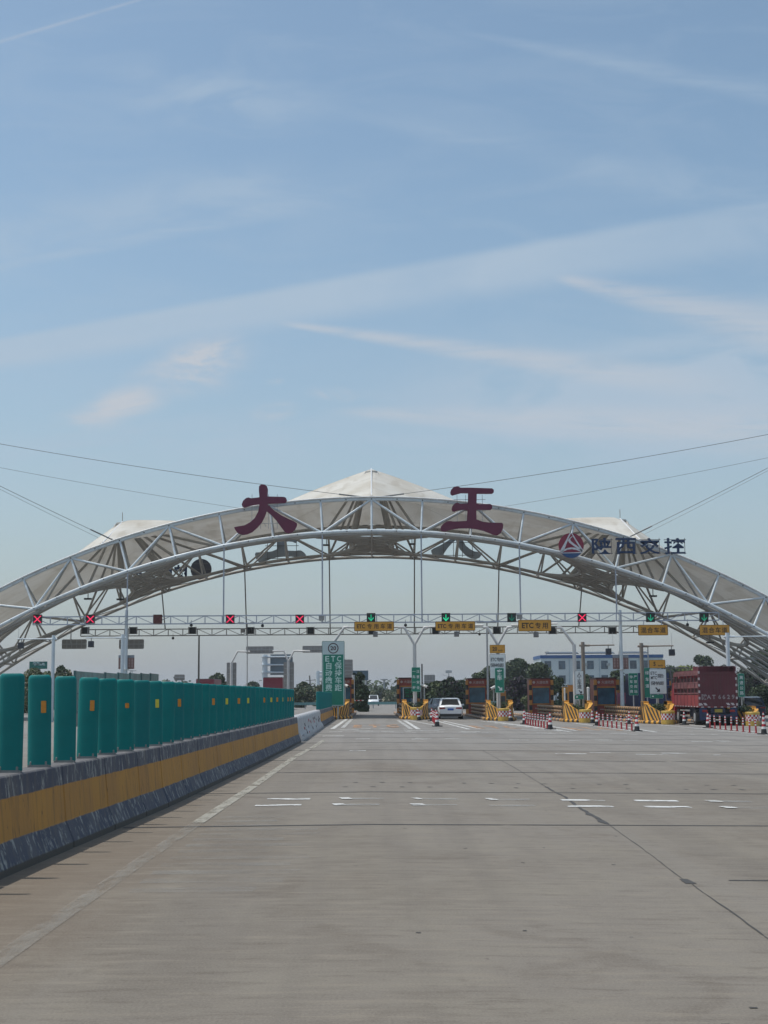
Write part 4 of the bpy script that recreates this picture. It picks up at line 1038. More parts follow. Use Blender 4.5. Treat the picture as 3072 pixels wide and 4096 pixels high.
overhead(2552, 2670, 2499, 2542, YF - .3, '混合车道', 'left of the two yellow mixed lane signs', None, True)
overhead(2797, 2916, 2499, 2542, YF - .3, '混合车道', 'right of the two yellow mixed lane signs, by the white post', None, True)

# tall green sign with the 20 limit
def limit20():
    Y = 102.9; x0, x1, z0, z1 = rect(1288, 1378, 2564, 2800, Y); z0 = .95
    root = thing('lane_sign', 'tall green ETC sign with a round 20 limit on its white head', 'road sign', ((x0 + x1) / 2, Y, gz(x0)))
    w = x1 - x0; zs = ZZ(1333, 2618, Y)
    b = MB(); sign_panel(b, x0, x1, z0, z1, Y, .08, 0, 1, .03); b.plate(x0 + .07, x1 - .07, z0 + .07, zs, Y - .008, Y - .004, .01, 2); b.build('panel', [mat('pale_green_white', (.50, .60, .60), .45, 0, .04, 2), mat('green_rim', (.03, .16, .13), .5), sign_green], root)
    b = MB(); cx = x0 + w * .50; cz = ZZ(1333, 2593, Y); n = 40
    for a in range(n):
        t0, t1 = 2 * math.pi * a / n, 2 * math.pi * (a + 1) / n
        b.add([(cx + r_ * math.cos(t), Y - .012, cz + r_ * math.sin(t)) for r_, t in ((.31, t0), (.38, t0), (.38, t1), (.31, t1))], [(0, 1, 2, 3)])
    text_fit(b, '20', cx - .205, cx + .215, cz - .15, cz + .16, Y - .012, bold=.03); b.build('limit_ring', mat('ring_dark', (.06, .02, .025), .5), root)
    b = MB(); f = Y - .013
    for c, q in zip('ETC', (.235, .495, .755)): text_fit(b, c, x0 + w * (q - .09), x0 + w * (q + .09), ZZ(1333, 2646.5, Y), ZZ(1333, 2624, Y), f, bold=.02)
    for c, py in zip('自动缴费', (2663, 2692.5, 2721, 2751)): put(b, c, x0 + w * .30, ZZ(1320, py, Y), f, .52, bold=.014)
    for c, py in zip('保持车距', (2663, 2692.5, 2721, 2751)): put(b, c, x0 + w * .72, ZZ(1320, py, Y), f, .52, bold=.014)
    for a_, b2 in ((x0 + .055, x0 + .085), (x1 - .085, x1 - .055)): b.box(a_, b2, Y - .016, Y - .010, z0 + .06, zs)
    b.build('lettering', mat('letter_pale', (.55, .72, .66), .5), root)
    b = MB()
    for q in (.3, .7): b.tube([(x0 + w * q, Y + .08, gz(x0)), (x0 + w * q, Y + .08, z1 - .1)], .05, 8)
    b.build('post', grey_steel, root)
limit20()
def vsign(pl, pr, pt, pb, Y, cols, label, bg_=sign_green, rim=None, fg=letter_white, post=True, arrow=None, s=None, name='lane_sign', bold=.012, zf=(.06, .94)):
    x0, x1, z0, z1 = rect(pl, pr, pt, pb, Y); root = thing(name, label, 'road sign', ((x0 + x1) / 2, Y, gz(x0)))
    b = MB(); sign_panel(b, x0, x1, z0, z1, Y, .05, 0, 1, .018); b.build('panel', [bg_, rim or mat('pale_rim', (.35, .60, .50), .5)], root)
    b = MB(); w, h = x1 - x0, z1 - z0; nc = len(cols)
    for i, col in enumerate(cols):
        n = len(col); cx = x0 + w * (i + .5 if nc == 1 else (.27 + .46 * i))
        for k, c in enumerate(col):
            if c == ' ': continue
            put(b, c, cx, z0 + h * (zf[1] - (zf[1] - zf[0]) * (k + .5) / n), Y - .010, s or min(w * (.40 if nc > 1 else .72), h * .9 / n), bold=bold)
    if arrow: arrow_se(b, x0 + w * arrow[0], z0 + h * arrow[1], arrow[2], Y - .010)
    b.build('lettering', fg, root)
    if post:
        b = MB(); b.tube([((x0 + x1) / 2, Y + .09, gz(x0)), ((x0 + x1) / 2, Y + .09, z1 - .1)], .045, 8); b.build('post', grey_steel, root)
    return root
def arrow_se(b, cx, cz, L_, y):
    d = Vector((1, -1)).normalized(); n = Vector((1, 1)).normalized()
    def q(a, c_): v = d * a * L_ + n * c_ * L_; return (cx + v.x, y, cz + v.y)
    b.add([q(-.5, -.10), q(.2, -.10), q(.2, .10), q(-.5, .10)], [(0, 1, 2, 3)])
    b.add([q(.5, 0), q(.12, .36), q(.02, .22), q(.16, 0), q(.02, -.22), q(.12, -.36)], [(0, 1, 2, 3), (0, 3, 4, 5)])
vsign(1647, 1681, 2669, 2767, YP - .3, ['一车一杆', '注意安全'], 'slim green safety sign on the forked pole left of the white sedan', post=False, s=.235)
vsign(1960, 2022, 2616, 2714, 101.2, [], 'white ETC sign with black wording below the 20 km/h plate', bg_=sign_white, rim=letter_black, post=True)
def row(Y, items, m, parent_label, cat='road sign', name='lettering'):
    pass
b = MB(); Y = 101.2; f = Y - .011
x0, x1, z0, z1 = rect(1960, 2022, 2616, 2714, Y)
text_fit(b, 'ETC', XX(1966, Y), XX(1988, Y), ZZ(1990, 2645, Y), ZZ(1990, 2631, Y), f, bold=.016)
for c, px in zip('专用', (1996, 2009)): put(b, c, XX(px, Y), ZZ(px, 2638, Y), f, .30, bold=.014)
for c, px in zip('保持车距', (1971, 1984, 1997, 2010)): put(b, c, XX(px, Y), ZZ(px, 2661, Y), f, .29, bold=.014)
par = [o for o in C.objects if o.name.startswith('lane_sign') and o.get('label', '').startswith('white ETC sign with black')][0]
bpy.context.view_layer.update(); b.build('lettering', letter_black, par)
def plate(pl, pr, pt, pb, Y, big, label, bx0, bx1):
    x0, x1, z0, z1 = rect(pl, pr, pt, pb, Y); root = thing('speed_plate', label, 'speed plate', ((x0 + x1) / 2, Y, z0), 'orange speed plates')
    b = MB(); sign_panel(b, x0, x1, z0, z1, Y, .05, 0, 1, .02); b.build('panel', [sign_yellow, letter_brown], root); b = MB(); w, h = x1 - x0, z1 - z0
    text_fit(b, big, x0 + w * bx0, x0 + w * bx1, z0 + h * .26, z0 + h * .76, Y - .010, bold=.03); text_fit(b, 'km/h', x0 + w * .55, x0 + w * .83, z0 + h * .22, z0 + h * .42, Y - .010, bold=.015)
    b.build('lettering', letter_brown, root)
    b = MB(); b.bar(((x0 + x1) / 2, Y + .06, z0 + .1), ((x0 + x1) / 2, Y + .06, z0 - .15), .05); b.build('bracket', grey_steel, root)
plate(1959, 2020, 2579, 2613, 101.2, '20', 'orange speed plate reading 20 km/h', .18, .48)
plate(2597, 2661, 2639, 2673, 94.6, '5', 'orange speed plate reading 5 km/h', .26, .40)
vsign(1981, 2015.5, 2672, 2771, 100.9, ['客车  '], 'green passenger car sign with a white arrow', arrow=(.55, .17, .42), s=.40, bold=.016)
vsign(2301, 2333.5, 2683, 2777, 98.5, ['人工车道 '], 'slim white manual lane sign with black arrow beside the bent pole', bg_=sign_white, rim=letter_black, fg=letter_black, arrow=(.6, .10, .30), s=.32)
vsign(2516.5, 2551, 2692, 2781, 101, ['停车交费', '严禁闯站'], 'green sign with two columns of white characters by the van', s=.235)
vsign(2578, 2600, 2671, 2790, 104, ['绿车道 '], 'narrow green sign half hidden behind the brown camera post', s=.28)
vsign(2955, 2976.5, 2694, 2788, 98, ['高速公路'], 'narrow green sign at the right edge of the red truck', s=.27)
vsign(2599, 2664.5, 2675.5, 2776.5, 94.6, [], 'white ETC and MTC mixed lane sign with black arrow', bg_=sign_white, rim=letter_black)
b = MB(); Y = 94.6; f = Y - .011
text_fit(b, 'ETC', XX(2605, Y), XX(2630, Y), ZZ(2615, 2699.5, Y), ZZ(2615, 2686.5, Y), f, bold=.02); text_fit(b, 'MTC', XX(2605, Y), XX(2630, Y), ZZ(2615, 2717.5, Y), ZZ(2615, 2704.5, Y), f, bold=.02)
for c, px in zip('混合', (2638.5, 2650)): put(b, c, XX(px, Y), ZZ(px, 2703, Y), f, .27, bold=.012)
for c, px in zip('保持车距', (2612, 2625, 2638, 2650)): put(b, c, XX(px, Y), ZZ(px, 2733, Y), f, .27, bold=.012)
arrow_se(b, XX(2632, Y), ZZ(2632, 2759, Y), .40, f)
par = [o for o in C.objects if o.get('label', '').startswith('white ETC and MTC')][0]; bpy.context.view_layer.update(); b.build('lettering', letter_black, par)
def small_plate(pl, pr, pt, pb, Y, label):
    x0, x1, z0, z1 = rect(pl, pr, pt, pb, Y); root = thing('small_plate', label, 'small sign', ((x0 + x1) / 2, Y, z0), 'small green plates on the islands')
    b = MB(); sign_panel(b, x0, x1, z0, z1, Y, .03, 0, 1, .015); b.build('panel', [sign_green, mat('pale_rim', (.35, .60, .50), .5)], root)
    b = MB(); b.box(x0 + .1, x0 + .22, Y - .012, Y - .006, z0 + .1, z1 - .08); b.build('mark', letter_white, root); b = MB(); b.tube([((x0 + x1) / 2, Y + .06, gz(x0) + .3), ((x0 + x1) / 2, Y + .06, z1 - .05)], .035, 6); b.build('post', grey_steel, root)
small_plate(2299, 2335, 2780, 2797, 98.3, 'small green plate under the white manual lane sign'); small_plate(2602, 2653, 2778, 2794, 94.3, 'small green plate under the white mixed lane sign')
# display board
Y = 119; x0, x1, z0, z1 = rect(1615, 1682, 2752, 2793, Y); root = thing('display_board', 'black LED display board with dim green characters and white frame', 'display', ((x0 + x1) / 2, Y, gz(3) + .2))
b = MB(); b.box(x0, x1, Y, Y + .2, z0, z1); b.build('case', black, root)
b = MB(); b.box(x0 - .07, x0, Y - .02, Y + .2, z0 - .05, z1 + .05); b.box(x1, x1 + .05, Y - .02, Y + .2, z0 - .05, z1 + .05); b.box(x0, x1, Y - .02, Y + .2, z1, z1 + .05); b.build('frame', white_paint, root)
b = MB(); r2 = random.Random(5)
for r in range(3):
    for c in range(6):
        for q in range(5):
            xx, zz_ = x0 + .12 + c * .2 + r2.uniform(0, .1), z1 - .16 - r * .25 + r2.uniform(-.07, .07); L2 = r2.uniform(.03, .08)
            if r2.random() < .5: b.box(xx, xx + L2, Y - .008, Y - .004, zz_, zz_ + .015)
            else: b.box(xx, xx + .015, Y - .008, Y - .004, zz_, zz_ + L2)
b.build('led_text', mat('led_text', (0, .1, .04), .5, emit=((.0, .22, .08), .8)), root)
b = MB(); b.tube([((x0 + x1) / 2, Y + .1, gz(3) + .2), ((x0 + x1) / 2, Y + .1, z0)], .06, 8); b.build('post', grey_steel, root)

# big characters and emblem on the front arch; their backs on the rear arch
DA_ = [(695,330),(697,300),(715,285),(740,285),(762,300),(770,325),(768,385),(900,388),(920,395),(928,415),(922,435),(905,440),(770,445),(768,452),(820,500),(880,540),(940,570),(990,592),(1012,608),(1010,630),(995,660),(970,685),(940,693),(915,685),(880,640),(845,590),(800,540),(760,508),(745,550),(720,600),(680,645),(640,680),(600,698),(560,705),(520,690),(497,660),(490,640),(530,632),(575,625),(620,600),(660,565),(690,510),(700,450),(640,458),(600,470),(575,478),(558,468),(553,450),(565,420),(590,398),(610,393),(630,400),(700,392)]
WA_ = [(832,350),(838,330),(860,308),(885,300),(905,305),(915,312),(1000,312),(1180,318),(1193,330),(1193,350),(1180,362),(1140,363),(1052,362),(1050,445),(1075,450),(1165,447),(1180,460),(1178,485),(1165,497),(1060,495),(1048,500),(1050,575),(1100,595),(1160,602),(1240,603),(1262,604),(1272,620),(1268,655),(1250,690),(1220,708),(1190,705),(1160,690),(1110,670),(1050,655),(980,648),(900,650),(840,660),(790,675),(762,675),(750,655),(755,635),(775,610),(805,590),(830,588),(860,593),(970,588),(975,500),(930,495),(890,500),(865,512),(850,508),(843,490),(850,465),(870,443),(890,436),(915,445),(978,443),(980,358),(920,357),(880,368),(850,376),(835,368)]
YC = YF - .65
def chars(outline, ox, label):
    pts = [P(ox + a * .48222, 1800 + c * .48222, YC) for a, c in outline]; cx = sum(p.x for p in pts) / len(pts); cz = min(p.z for p in pts)
    root = thing('roof_character', label, 'character sign', (cx, YC, cz), 'large characters on the front arch')
    b = MB(); b.prism([(p.x, p.z) for p in pts], YC, YC + .22); b.build('letter_body', crimson, root)
    b = MB()
    zs = [p.z for p in pts]; z0_, z1_ = min(zs), max(zs)
    for dx in (-.95, -.3, .3, .95):
        x = cx + dx; b.bar((x, YC + .3, z0_ + .5), (x, YC + .3, z0_ + 3.1), .035)
    for dz in (.9, 1.9, 2.75): b.bar((cx - 1.2, YC + .3, z0_ + dz), (cx + 1.2, YC + .3, z0_ + dz), .035); b.bar((cx, YC + .3, z0_ + dz), (cx, YF + .9, z0_ + dz - .1), .04)
    b.build('frame', grey_steel, root)
    return [(p.x - cx, p.z - cz) for p in pts], cx
da, cxa = chars(DA_, 700, 'large crimson character with spread legs on the front arch, left of the peak')
wa, cxb = chars(WA_, 1400, 'large crimson character of three bars on the front arch, right of the peak')
zinc = mat('sign_back_zinc', (.27, .30, .31), .45, .2, .15, 1)
for (ol, pl, pb, sgn, t_) in ((wa, 1128, 2250, -1, 'grey back of a three bar character on the rear arch, left side'), (da, 1832, 2237, -1, 'grey back of a spread leg character on the rear arch, right side')):
    Y = YB + 1.9; p = P(pl, pb, Y); root = thing('roof_character', t_, 'character sign', p, 'characters on the rear arch seen from behind')
    b = MB(); b.prism([(p.x - a * .98, p.z + c * .98) for a, c in ol], Y, Y + .25); b.build('letter_body', zinc, root)
    b = MB()
    for dz in (.35, 1.5, 2.6): b.bar((p.x - 1.5, Y - .06, p.z + dz), (p.x + 1.5, Y - .06, p.z + dz), .05)
    for dx in (-1.3, -.4, .4, 1.3): b.bar((p.x + dx, Y - .06, p.z + .2), (p.x + dx, Y - .06, p.z + 2.9), .05)
    b.build('frame', dark_steel, root)
# emblem: crimson disc, blue foot, white road strokes
def disc(cx, cz, r, y0, y1): return [(cx + r * math.cos(2 * math.pi * k / 48), cz + r * math.sin(2 * math.pi * k / 48)) for k in range(48)]
ec = P(2285, 2182, YC); er = 50.5 / F * YC
root = thing('emblem', 'round crimson and blue emblem with white strokes on the front arch', 'emblem', (ec.x, YC, ec.z))
b = MB(); b.prism(disc(ec.x, ec.z, er, 0, 0), YC, YC + .15); b.build('disc', mat('emblem_red', (.24, .018, .05), .5, 0, .05), root)
def ez(u, v): return (ec.x + (u - 253) / 151 * er, ec.z - (v - 243) / 151 * er)   # measured on the enlarged emblem
b = MB(); seg = [(ec.x + er * math.cos(a), ec.z + er * math.sin(a)) for a in [math.radians(213 + (327 - 213) * k / 20) for k in range(21)]]; b.prism(seg, YC - .02, YC - .001); b.build('foot_segment', mat('emblem_blue', (.02, .075, .20), .5), root)
b = MB()
for pl in ([(238, 92), (255, 92), (225, 150), (205, 200), (175, 275), (165, 300), (130, 328), (118, 322), (120, 300), (150, 250), (190, 180)],
           [(257, 95), (268, 95), (310, 165), (350, 230), (395, 300), (385, 325), (372, 318), (345, 255), (300, 180)],
           [(238, 152), (258, 135), (280, 132), (258, 145), (240, 165), (250, 190), (290, 225), (340, 262), (385, 300), (380, 318), (330, 282), (270, 240), (225, 205), (215, 180)],
           [(120, 328), (150, 300), (200, 275), (250, 266), (300, 270), (350, 290), (390, 318), (370, 322), (320, 300), (260, 288), (210, 292), (160, 315), (140, 330), (250, 328), (385, 322), (378, 334), (140, 338)]):
    b.prism([ez(*q) for q in pl], YC - .035, YC - .022)
b.build('strokes', mat('emblem_white', (.62, .62, .66), .5), root)
# four navy characters, heavy strokes
b = MB(); NY_ = YC; 
for c, (u0, u1) in zip('陕西交控', ((500, 730), (785, 1018), (1070, 1298), (1360, 1600))):
    pa, pb_ = P(2200 + u0 / 2.9625, 2100 + 345 / 2.9625, NY_), P(2200 + u1 / 2.9625, 2100 + 152 / 2.9625, NY_)
    vs, fs = glyph(c, .016); xs = [v[0] for v in vs]; zs = [v[1] for v in vs]
    root = thing('roof_letter', {'陕': 'first dark navy character right of the round emblem', '西': 'second dark navy character right of the emblem', '交': 'third dark navy character, standing half above the arch', '控': 'last dark navy character, standing against the sky'}[c], 'character sign', (pa.x, NY_, pa.z), 'navy characters on the front arch')
    m_ = MB(); fx = (pb_.x - pa.x) / (max(xs) - min(xs)); fz = (pb_.z - pa.z) / (max(zs) - min(zs))
    V0 = [(pa.x + (v[0] - min(xs)) * fx, pa.z + (v[1] - min(zs)) * fz) for v in vs]
    m_.add([(x, NY_, z) for x, z in V0], fs); m_.add([(x, NY_ + .16, z) for x, z in V0], [f[::-1] for f in fs])
    ec_ = {}
    for f in fs:
        for i in range(len(f)):
            e = (f[i], f[(i + 1) % len(f)]); k = tuple(sorted(e)); ec_[k] = None if k in ec_ else e
    for e in ec_.values():
        if e: a, c2 = V0[e[0]], V0[e[1]]; m_.add([(a[0], NY_, a[1]), (c2[0], NY_, c2[1]), (c2[0], NY_ + .16, c2[1]), (a[0], NY_ + .16, a[1])], [(3, 2, 1, 0)])
    m_.build('letter_body', navy, root)
    m_ = MB(); m_.bar((pa.x, NY_ + .2, pb_.z - .12), (pb_.x + .1, NY_ + .2, pb_.z - .12), .05); m_.bar((pa.x, NY_ + .2, pa.z + .08), (pb_.x + .1, NY_ + .2, pa.z + .08), .05); m_.bar((pb_.x, NY_ + .2, pa.z), (pb_.x, NY_ + .2, pb_.z), .04); m_.build('frame', dark_steel, root)
# backs of the emblem and letters on the rear arch
Y = YB + 1.9; p = P(804, 2277, Y); root = thing('emblem', 'dark back of a round emblem on the rear arch, left side', 'emblem', p)
b = MB(); b.prism(disc(p.x, p.z, 42 / F * Y, 0, 0), Y, Y + .15); b.build('disc', mat('back_dark', (.07, .07, .08), .5, 0, .1), root); b = MB()
for dz in (-.5, 0, .5): b.bar((p.x - .85, Y - .05, p.z + dz), (p.x + .85, Y - .05, p.z + dz), .04)
b.build('frame', dark_steel, root)
for i, (c, px) in enumerate(zip('控交西陕', (545, 606, 664, 722))):
    p = P(px, 2290, Y); root = thing('roof_letter', f'small dark character back on the rear arch, {ORD[i]} from the left', 'character sign', p, 'dark character backs on the rear arch')
    m_ = MB(); vs, fs = glyph(c, .03); m_.add([(p.x - v[0] * 1.25, Y, p.z + (v[1] - .38) * 1.4) for v in vs], [f[::-1] for f in fs]); m_.add([(p.x - v[0] * 1.25, Y + .12, p.z + (v[1] - .38) * 1.4) for v in vs], fs); m_.build('letter_body', navy, root)
    m_ = MB(); m_.bar((p.x - .6, Y - .04, p.z + .5), (p.x + .6, Y - .04, p.z + .5), .04); m_.bar((p.x - .6, Y - .04, p.z - .55), (p.x + .6, Y - .04, p.z - .55), .04); m_.build('frame', dark_steel, root)
#%%MISC
# ------------------------------------------------------------------ camera posts
def cam_post(px, pytop, Y, arm_px, arm_py, cam_px, m, label, r=.10, base_z=None):
    x = XX(px, Y); zt_ = ZZ(px, pytop, Y); z0 = gz(x) if base_z is None else base_z
    root = thing('camera_post', label, 'camera post', (x, Y, z0), 'camera posts with side arms')
    b = MB(); b.tube([(x, Y, z0), (x, Y, zt_)], r, 12); b.build('pole', m, root)
    za = ZZ(px, arm_py, Y); xa_ = XX(arm_px, Y); b = MB(); s = 1 if xa_ > x else -1
    b.tube([(x - s * .25, Y, za), (x + s * .5, Y, za)], .075, 8); b.tube([(x, Y, za), (xa_, Y, za + .02)], .045, 8); b.lathe([(.15, -.03), (.15, .03)], x, Y, 8, z0=za); b.build('arm', m, root)
    xc_ = XX(cam_px, Y)
    o = MB(); o.hexa([(xc_ - .19, Y - .25, za - .62), (xc_ + .19, Y - .25, za - .62), (xc_ + .19, Y + .05, za - .66), (xc_ - .19, Y + .05, za - .66), (xc_ - .19, Y - .18, za - .22), (xc_ + .19, Y - .18, za - .22), (xc_ + .19, Y + .08, za - .26), (xc_ - .19, Y + .08, za - .26)])
    o.bar((xc_, Y, za - .3), (xc_, Y, za), .04); c = o.build('camera_lamp', mat('camera_black', (.02, .022, .03), .5), root)
    o = MB(); o.tube([(xa_ - s * .1, Y, za), (xa_ - s * .12, Y, za + .9)], .012, 4); o.build('antenna', grey_steel, root)
post_brown = mat('post_brown', (.24, .20, .165), .5, 0, .12, 1.5)
cam_post(209, 2541, 100, 62, 2556, 80, white_steel, 'pale blue camera post at the far left above the first green panels', .12)
cam_post(487, 2537, 101, 340, 2551, 361, white_steel, 'pale blue camera post in front of the left column', .12)
cam_post(2918, 2531, 97, 3120, 2547, 3100, white_steel, 'white camera post rising behind the red truck', .14)
cam_post(2336, 2568, 101, 2463, 2582, 2438, post_brown, 'brown camera post right of the manual lane sign', .13)
cam_post(2571, 2572, 97, 2700, 2585, 2692, post_brown, 'brown camera post left of the white mixed lane sign', .13)
# island equipment: white CCTV bullets on short poles, grey bollards, yellow cabinets, barrier booms
def bullet(px, py, Y, zb, label, s=1):
    p = P(px, py, Y); root = thing('cctv_camera', label, 'CCTV camera', (p.x, Y, zb), 'white CCTV cameras on the islands')
    b = MB(); b.tube([(p.x, Y, zb), (p.x, Y, p.z - .1)], .05, 8); b.build('pole', grey_steel, root)
    b = MB(); b.tube([(p.x - s * .1, Y + .25, p.z + .08), (p.x + s * .25, Y - .3, p.z - .08)], .11, 8); b.build('housing', white_paint, root)
    b = MB(); b.tube([(p.x + s * .25, Y - .3, p.z - .08), (p.x + s * .27, Y - .34, p.z - .09)], .09, 8); b.build('lens', black, root)
bullet(1380, 2742, 106, .2, 'white CCTV camera on the leftmost island beside the tall green sign'); bullet(1697, 2745, 106.5, .2, 'white CCTV camera right of the green safety sign'); bullet(1974, 2752, 104, .1, 'white CCTV camera left of the passenger car sign', -1)
def cabinet(px, py, Y, w, d, h, m, label, cap=None):
    x = XX(px, Y); z0 = gz(x) + .2; root = thing('lane_cabinet', label, 'cabinet', (x, Y, z0), 'machines on the islands')
    b = MB(); b.box(x - w / 2, x + w / 2, Y, Y + d, z0, z0 + h); b.build('body', m, root)
    b = MB(); b.box(x - w * .36, x + w * .36, Y - .012, Y - .002, z0 + h * .45, z0 + h * .8); b.build('screen', glass_dark, root)
    b = MB(); b.box(x - w / 2 - .03, x + w / 2 + .03, Y - .03, Y + d + .03, z0 + h, z0 + h + .05); b.build('cap', cap or grey_steel, root)
cabinet(2012, 0, 107, .45, .5, 1.9, mat('cab_orange', (.42, .17, .04), .5), 'orange machine cabinet behind the shrub under the passenger car sign')
cabinet(2262, 0, 102.5, .35, .5, 2.2, mat('cab_amber', (.48, .24, .04), .5), 'tall amber machine cabinet left of the bent white pole'); cabinet(2284, 0, 104, .42, .5, 2.35, booth_orange, 'orange machine cabinet with grey cap beside the bent white pole')
def tubepost(px, pt, Y, r, label, m=white_paint):
    x = XX(px, Y); z0 = gz(x) + .2; root = thing('guide_post', label, 'post', (x, Y, z0), 'slim posts on the islands'); b = MB(); b.lathe([(r, 0), (r, ZZ(px, pt, Y) - z0 - .05), (r * .6, ZZ(px, pt, Y) - z0)], x, Y, 10, z0=z0); b.build('post', m, root)
    b = MB(); b.lathe([(r * 1.6, 0), (r * 1.6, .03)], x, Y, 10, z0=z0); b.build('base', grey_steel, root)
tubepost(2259, 2752, 101.5, .06, 'grey-white round post left of the bent pole'); tubepost(2353, 2748, 103, .10, 'thick white post right of the manual lane sign'); tubepost(1733 - 44, 2655, 119.5, .06, 'tall slim dark post right of the safety sign', dark_steel)
def boom(px0, px1, py, Y, label):
    a, b_ = P(px0, py, Y), P(px1, py, Y); root = thing('boom_barrier', label, 'boom barrier', (a.x, Y, gz(a.x) + .2)); b = MB(); n = 7
    for k in range(n):
        b.bar(a.lerp(b_, k / n), a.lerp(b_, (k + 1) / n), .09, .09, k % 2)
    b.build('boom', [white_paint, red_paint], root); b = MB(); b.box(a.x - .2, a.x + .2, Y - .2, Y + .2, gz(a.x) + .2, a.z + .15); b.build('cabinet', booth_orange, root)
boom(1398, 1455, 2802, 135, 'raised-level boom barrier reaching into the open lane from the left')
# the crossbar sheet that hides the opposite plaza: a dark low wall beyond the left lane
def box_thing(name, label, cat, pl, pr, pt, pb, Y, d, m, group=None, part='body', z0=None):
    x0, x1, zb, zt_ = rect(pl, pr, pt, pb, Y)
    if z0 is not None: zb = z0
    root = thing(name, label, cat, ((x0 + x1) / 2, Y, zb), group); b = MB(); b.box(x0, x1, Y, Y + d, zb, zt_); b.build(part, m, root); return root, x0, x1, zb, zt_

# ------------------------------------------------------------------ backs of the exit-side signs
def sign_back_thing(pl, pr, pt, pb, Y, label, ribs=5, group='grey sign backs of the exit lanes', posts=(), horizontal=True):
    x0, x1, z0, z1 = rect(pl, pr, pt, pb, Y); root = thing('road_sign', label, 'road sign', ((x0 + x1) / 2, Y, z0), group)
    b = MB(); b.plate(x0, x1, z0, z1, Y, Y + .04, .1); b.build('panel', sign_back, root)
    b = MB()
    for k in range(1, ribs + 1):
        if horizontal: x = x0 + (x1 - x0) * k / (ribs + 1); b.bar((x, Y - .02, z0 + .05), (x, Y - .02, z1 - .05), .035)
        else: z = z0 + (z1 - z0) * k / (ribs + 1); b.bar((x0 + .1, Y - .02, z), (x1 - .1, Y - .02, z), .06)
    if horizontal: b.bar((x0, Y - .05, (z0 + z1) / 2), (x1, Y - .05, (z0 + z1) / 2), .08)
    b.build('rib', grey_steel, root); return x0, x1, z0, z1, root
for i, (a, c) in enumerate(((247, 347), (476, 576))):
    x0, x1, z0, z1, root = sign_back_thing(a, c, 2557, 2596, 124, ('left' if i == 0 else 'right') + ' of two brown-grey sign backs hung near the left column', 4)
    b = MB(); b.bar(((x0 + x1) / 2 - .3, 124, z0 + .5), ((x0 + x1) / 2 - .3, 124, ZZ(300, 2515, 124)), .08); b.build('hanger', grey_steel, root)
YE = 152
sign_back_thing(984, 1094.5, 2585, 2615, YE, 'wide grey sign back on a white arm above the left red truck roofs', 6)
sign_back_thing(1210, 1292, 2583, 2611, YE, 'wide grey sign back partly hidden by the tall green sign', 6)
sign_back_thing(906, 946, 2650, 2760, YE, 'tall narrow grey sign back on the bent pole beyond the panels', 4, horizontal=False)
sign_back_thing(1134, 1176, 2648, 2775, YE, 'tall narrow grey sign back on the forked pole beyond the panels', 4, horizontal=False)
sign_back_thing(1376, 1411, 2638, 2740, YE, 'tall grey sign back right of the tall green sign', 6, horizontal=False)
def exit_pole(px, fork, tips, label):
    x = XX(px, YE - .3); root = thing('sign_pole', label, 'sign pole', (x, YE - .3, 0), 'white poles of the exit lanes'); zf = ZZ(px, fork, YE - .3)
    b = MB(); b.tube([(x, YE - .3, 0), (x, YE - .3, zf)], .15, 10); b.build('pole', pole_white, root)
    for (tx, ty, ex) in tips:
        b = MB(); t_ = P(tx, ty, YE - .3); e = P(ex, ty + 1, YE - .3); b.tube([(x, YE - .3, zf - .05), t_, e], .10, 8); b.build('arm', pole_white, root)
exit_pole(925, 2650, [(950, 2606, 1000)], 'white bent pole beyond the green panels'); exit_pole(1153, 2645, [(1136, 2604, 1090), (1176, 2604, 1240)], 'white forked pole beyond the green panels'); exit_pole(1413, 2700, [], 'plain grey pole at the open lane, right of the tall green sign')
for i, (a, c, d, e) in enumerate(((697, 739, 2698, 2722), (655, 681, 2722, 2732))):
    sign_back_thing(a, c, d, e, 150, 'small square grey sign back above the panels, ' + ('larger one' if i == 0 else 'smaller low one'), 1)
sign_back_thing(505, 532, 2705, 2723, 140, 'small grey box sign beside the left column foot', 1)
sign_back_thing(1697, 1740, 2699, 2745, 190, 'grey-white sign back on arms right of the safety sign', 3)
# big blue-grey gantry sign back on a three armed post
Y = 190; x0, x1, z0, z1 = rect(1081, 1171, 2617, 2700, Y); px_ = XX(1060, Y); root = thing('highway_sign', 'large blue-grey highway sign back on a post with three arms', 'road sign', (px_, Y, 0))
b = MB(); b.box(x0, x1, Y, Y + .08, z0, z1); b.build('panel', mat('big_back', (.15, .19, .22), .5, 0, .1, .6), root)
b = MB(); b.tube([(px_, Y - .4, 0), (px_, Y - .4, ZZ(1060, 2619, Y))], [.42, .34], 12)
for py in (2628, 2660, 2690): b.lathe([(.6, -.05), (.6, .05)], px_, Y - .4, 10, z0=ZZ(1060, py, Y))
b.build('post', white_steel, root); b = MB()
for py in (2628, 2660, 2690): z = ZZ(1060, py, Y); b.tube([(px_, Y - .4, z), (px_ + 1.2, Y - .4, z), (x1, Y - .25, z)], [.20, .10, .09], 8)
b.build('arm', white_steel, root)
Y = 260; x_ = XX(1271, Y); root = thing('signal_mast', 'distant pale mast with two cone arms left of the tall green sign', 'mast', (x_, Y, 0)); b = MB(); b.tube([(x_, Y, 0), (x_, Y, ZZ(1271, 2684, Y))], .35, 8); b.build('shaft', white_steel, root)
for py in (2690, 2706):
    b = MB(); z = ZZ(1271, py, Y); b.tube([(x_ - .3, Y, z), (x_ + 1, Y, z), (x_ + 4.6, Y, z)], [.3, .16, .1], 8); b.build('arm', white_steel, root)
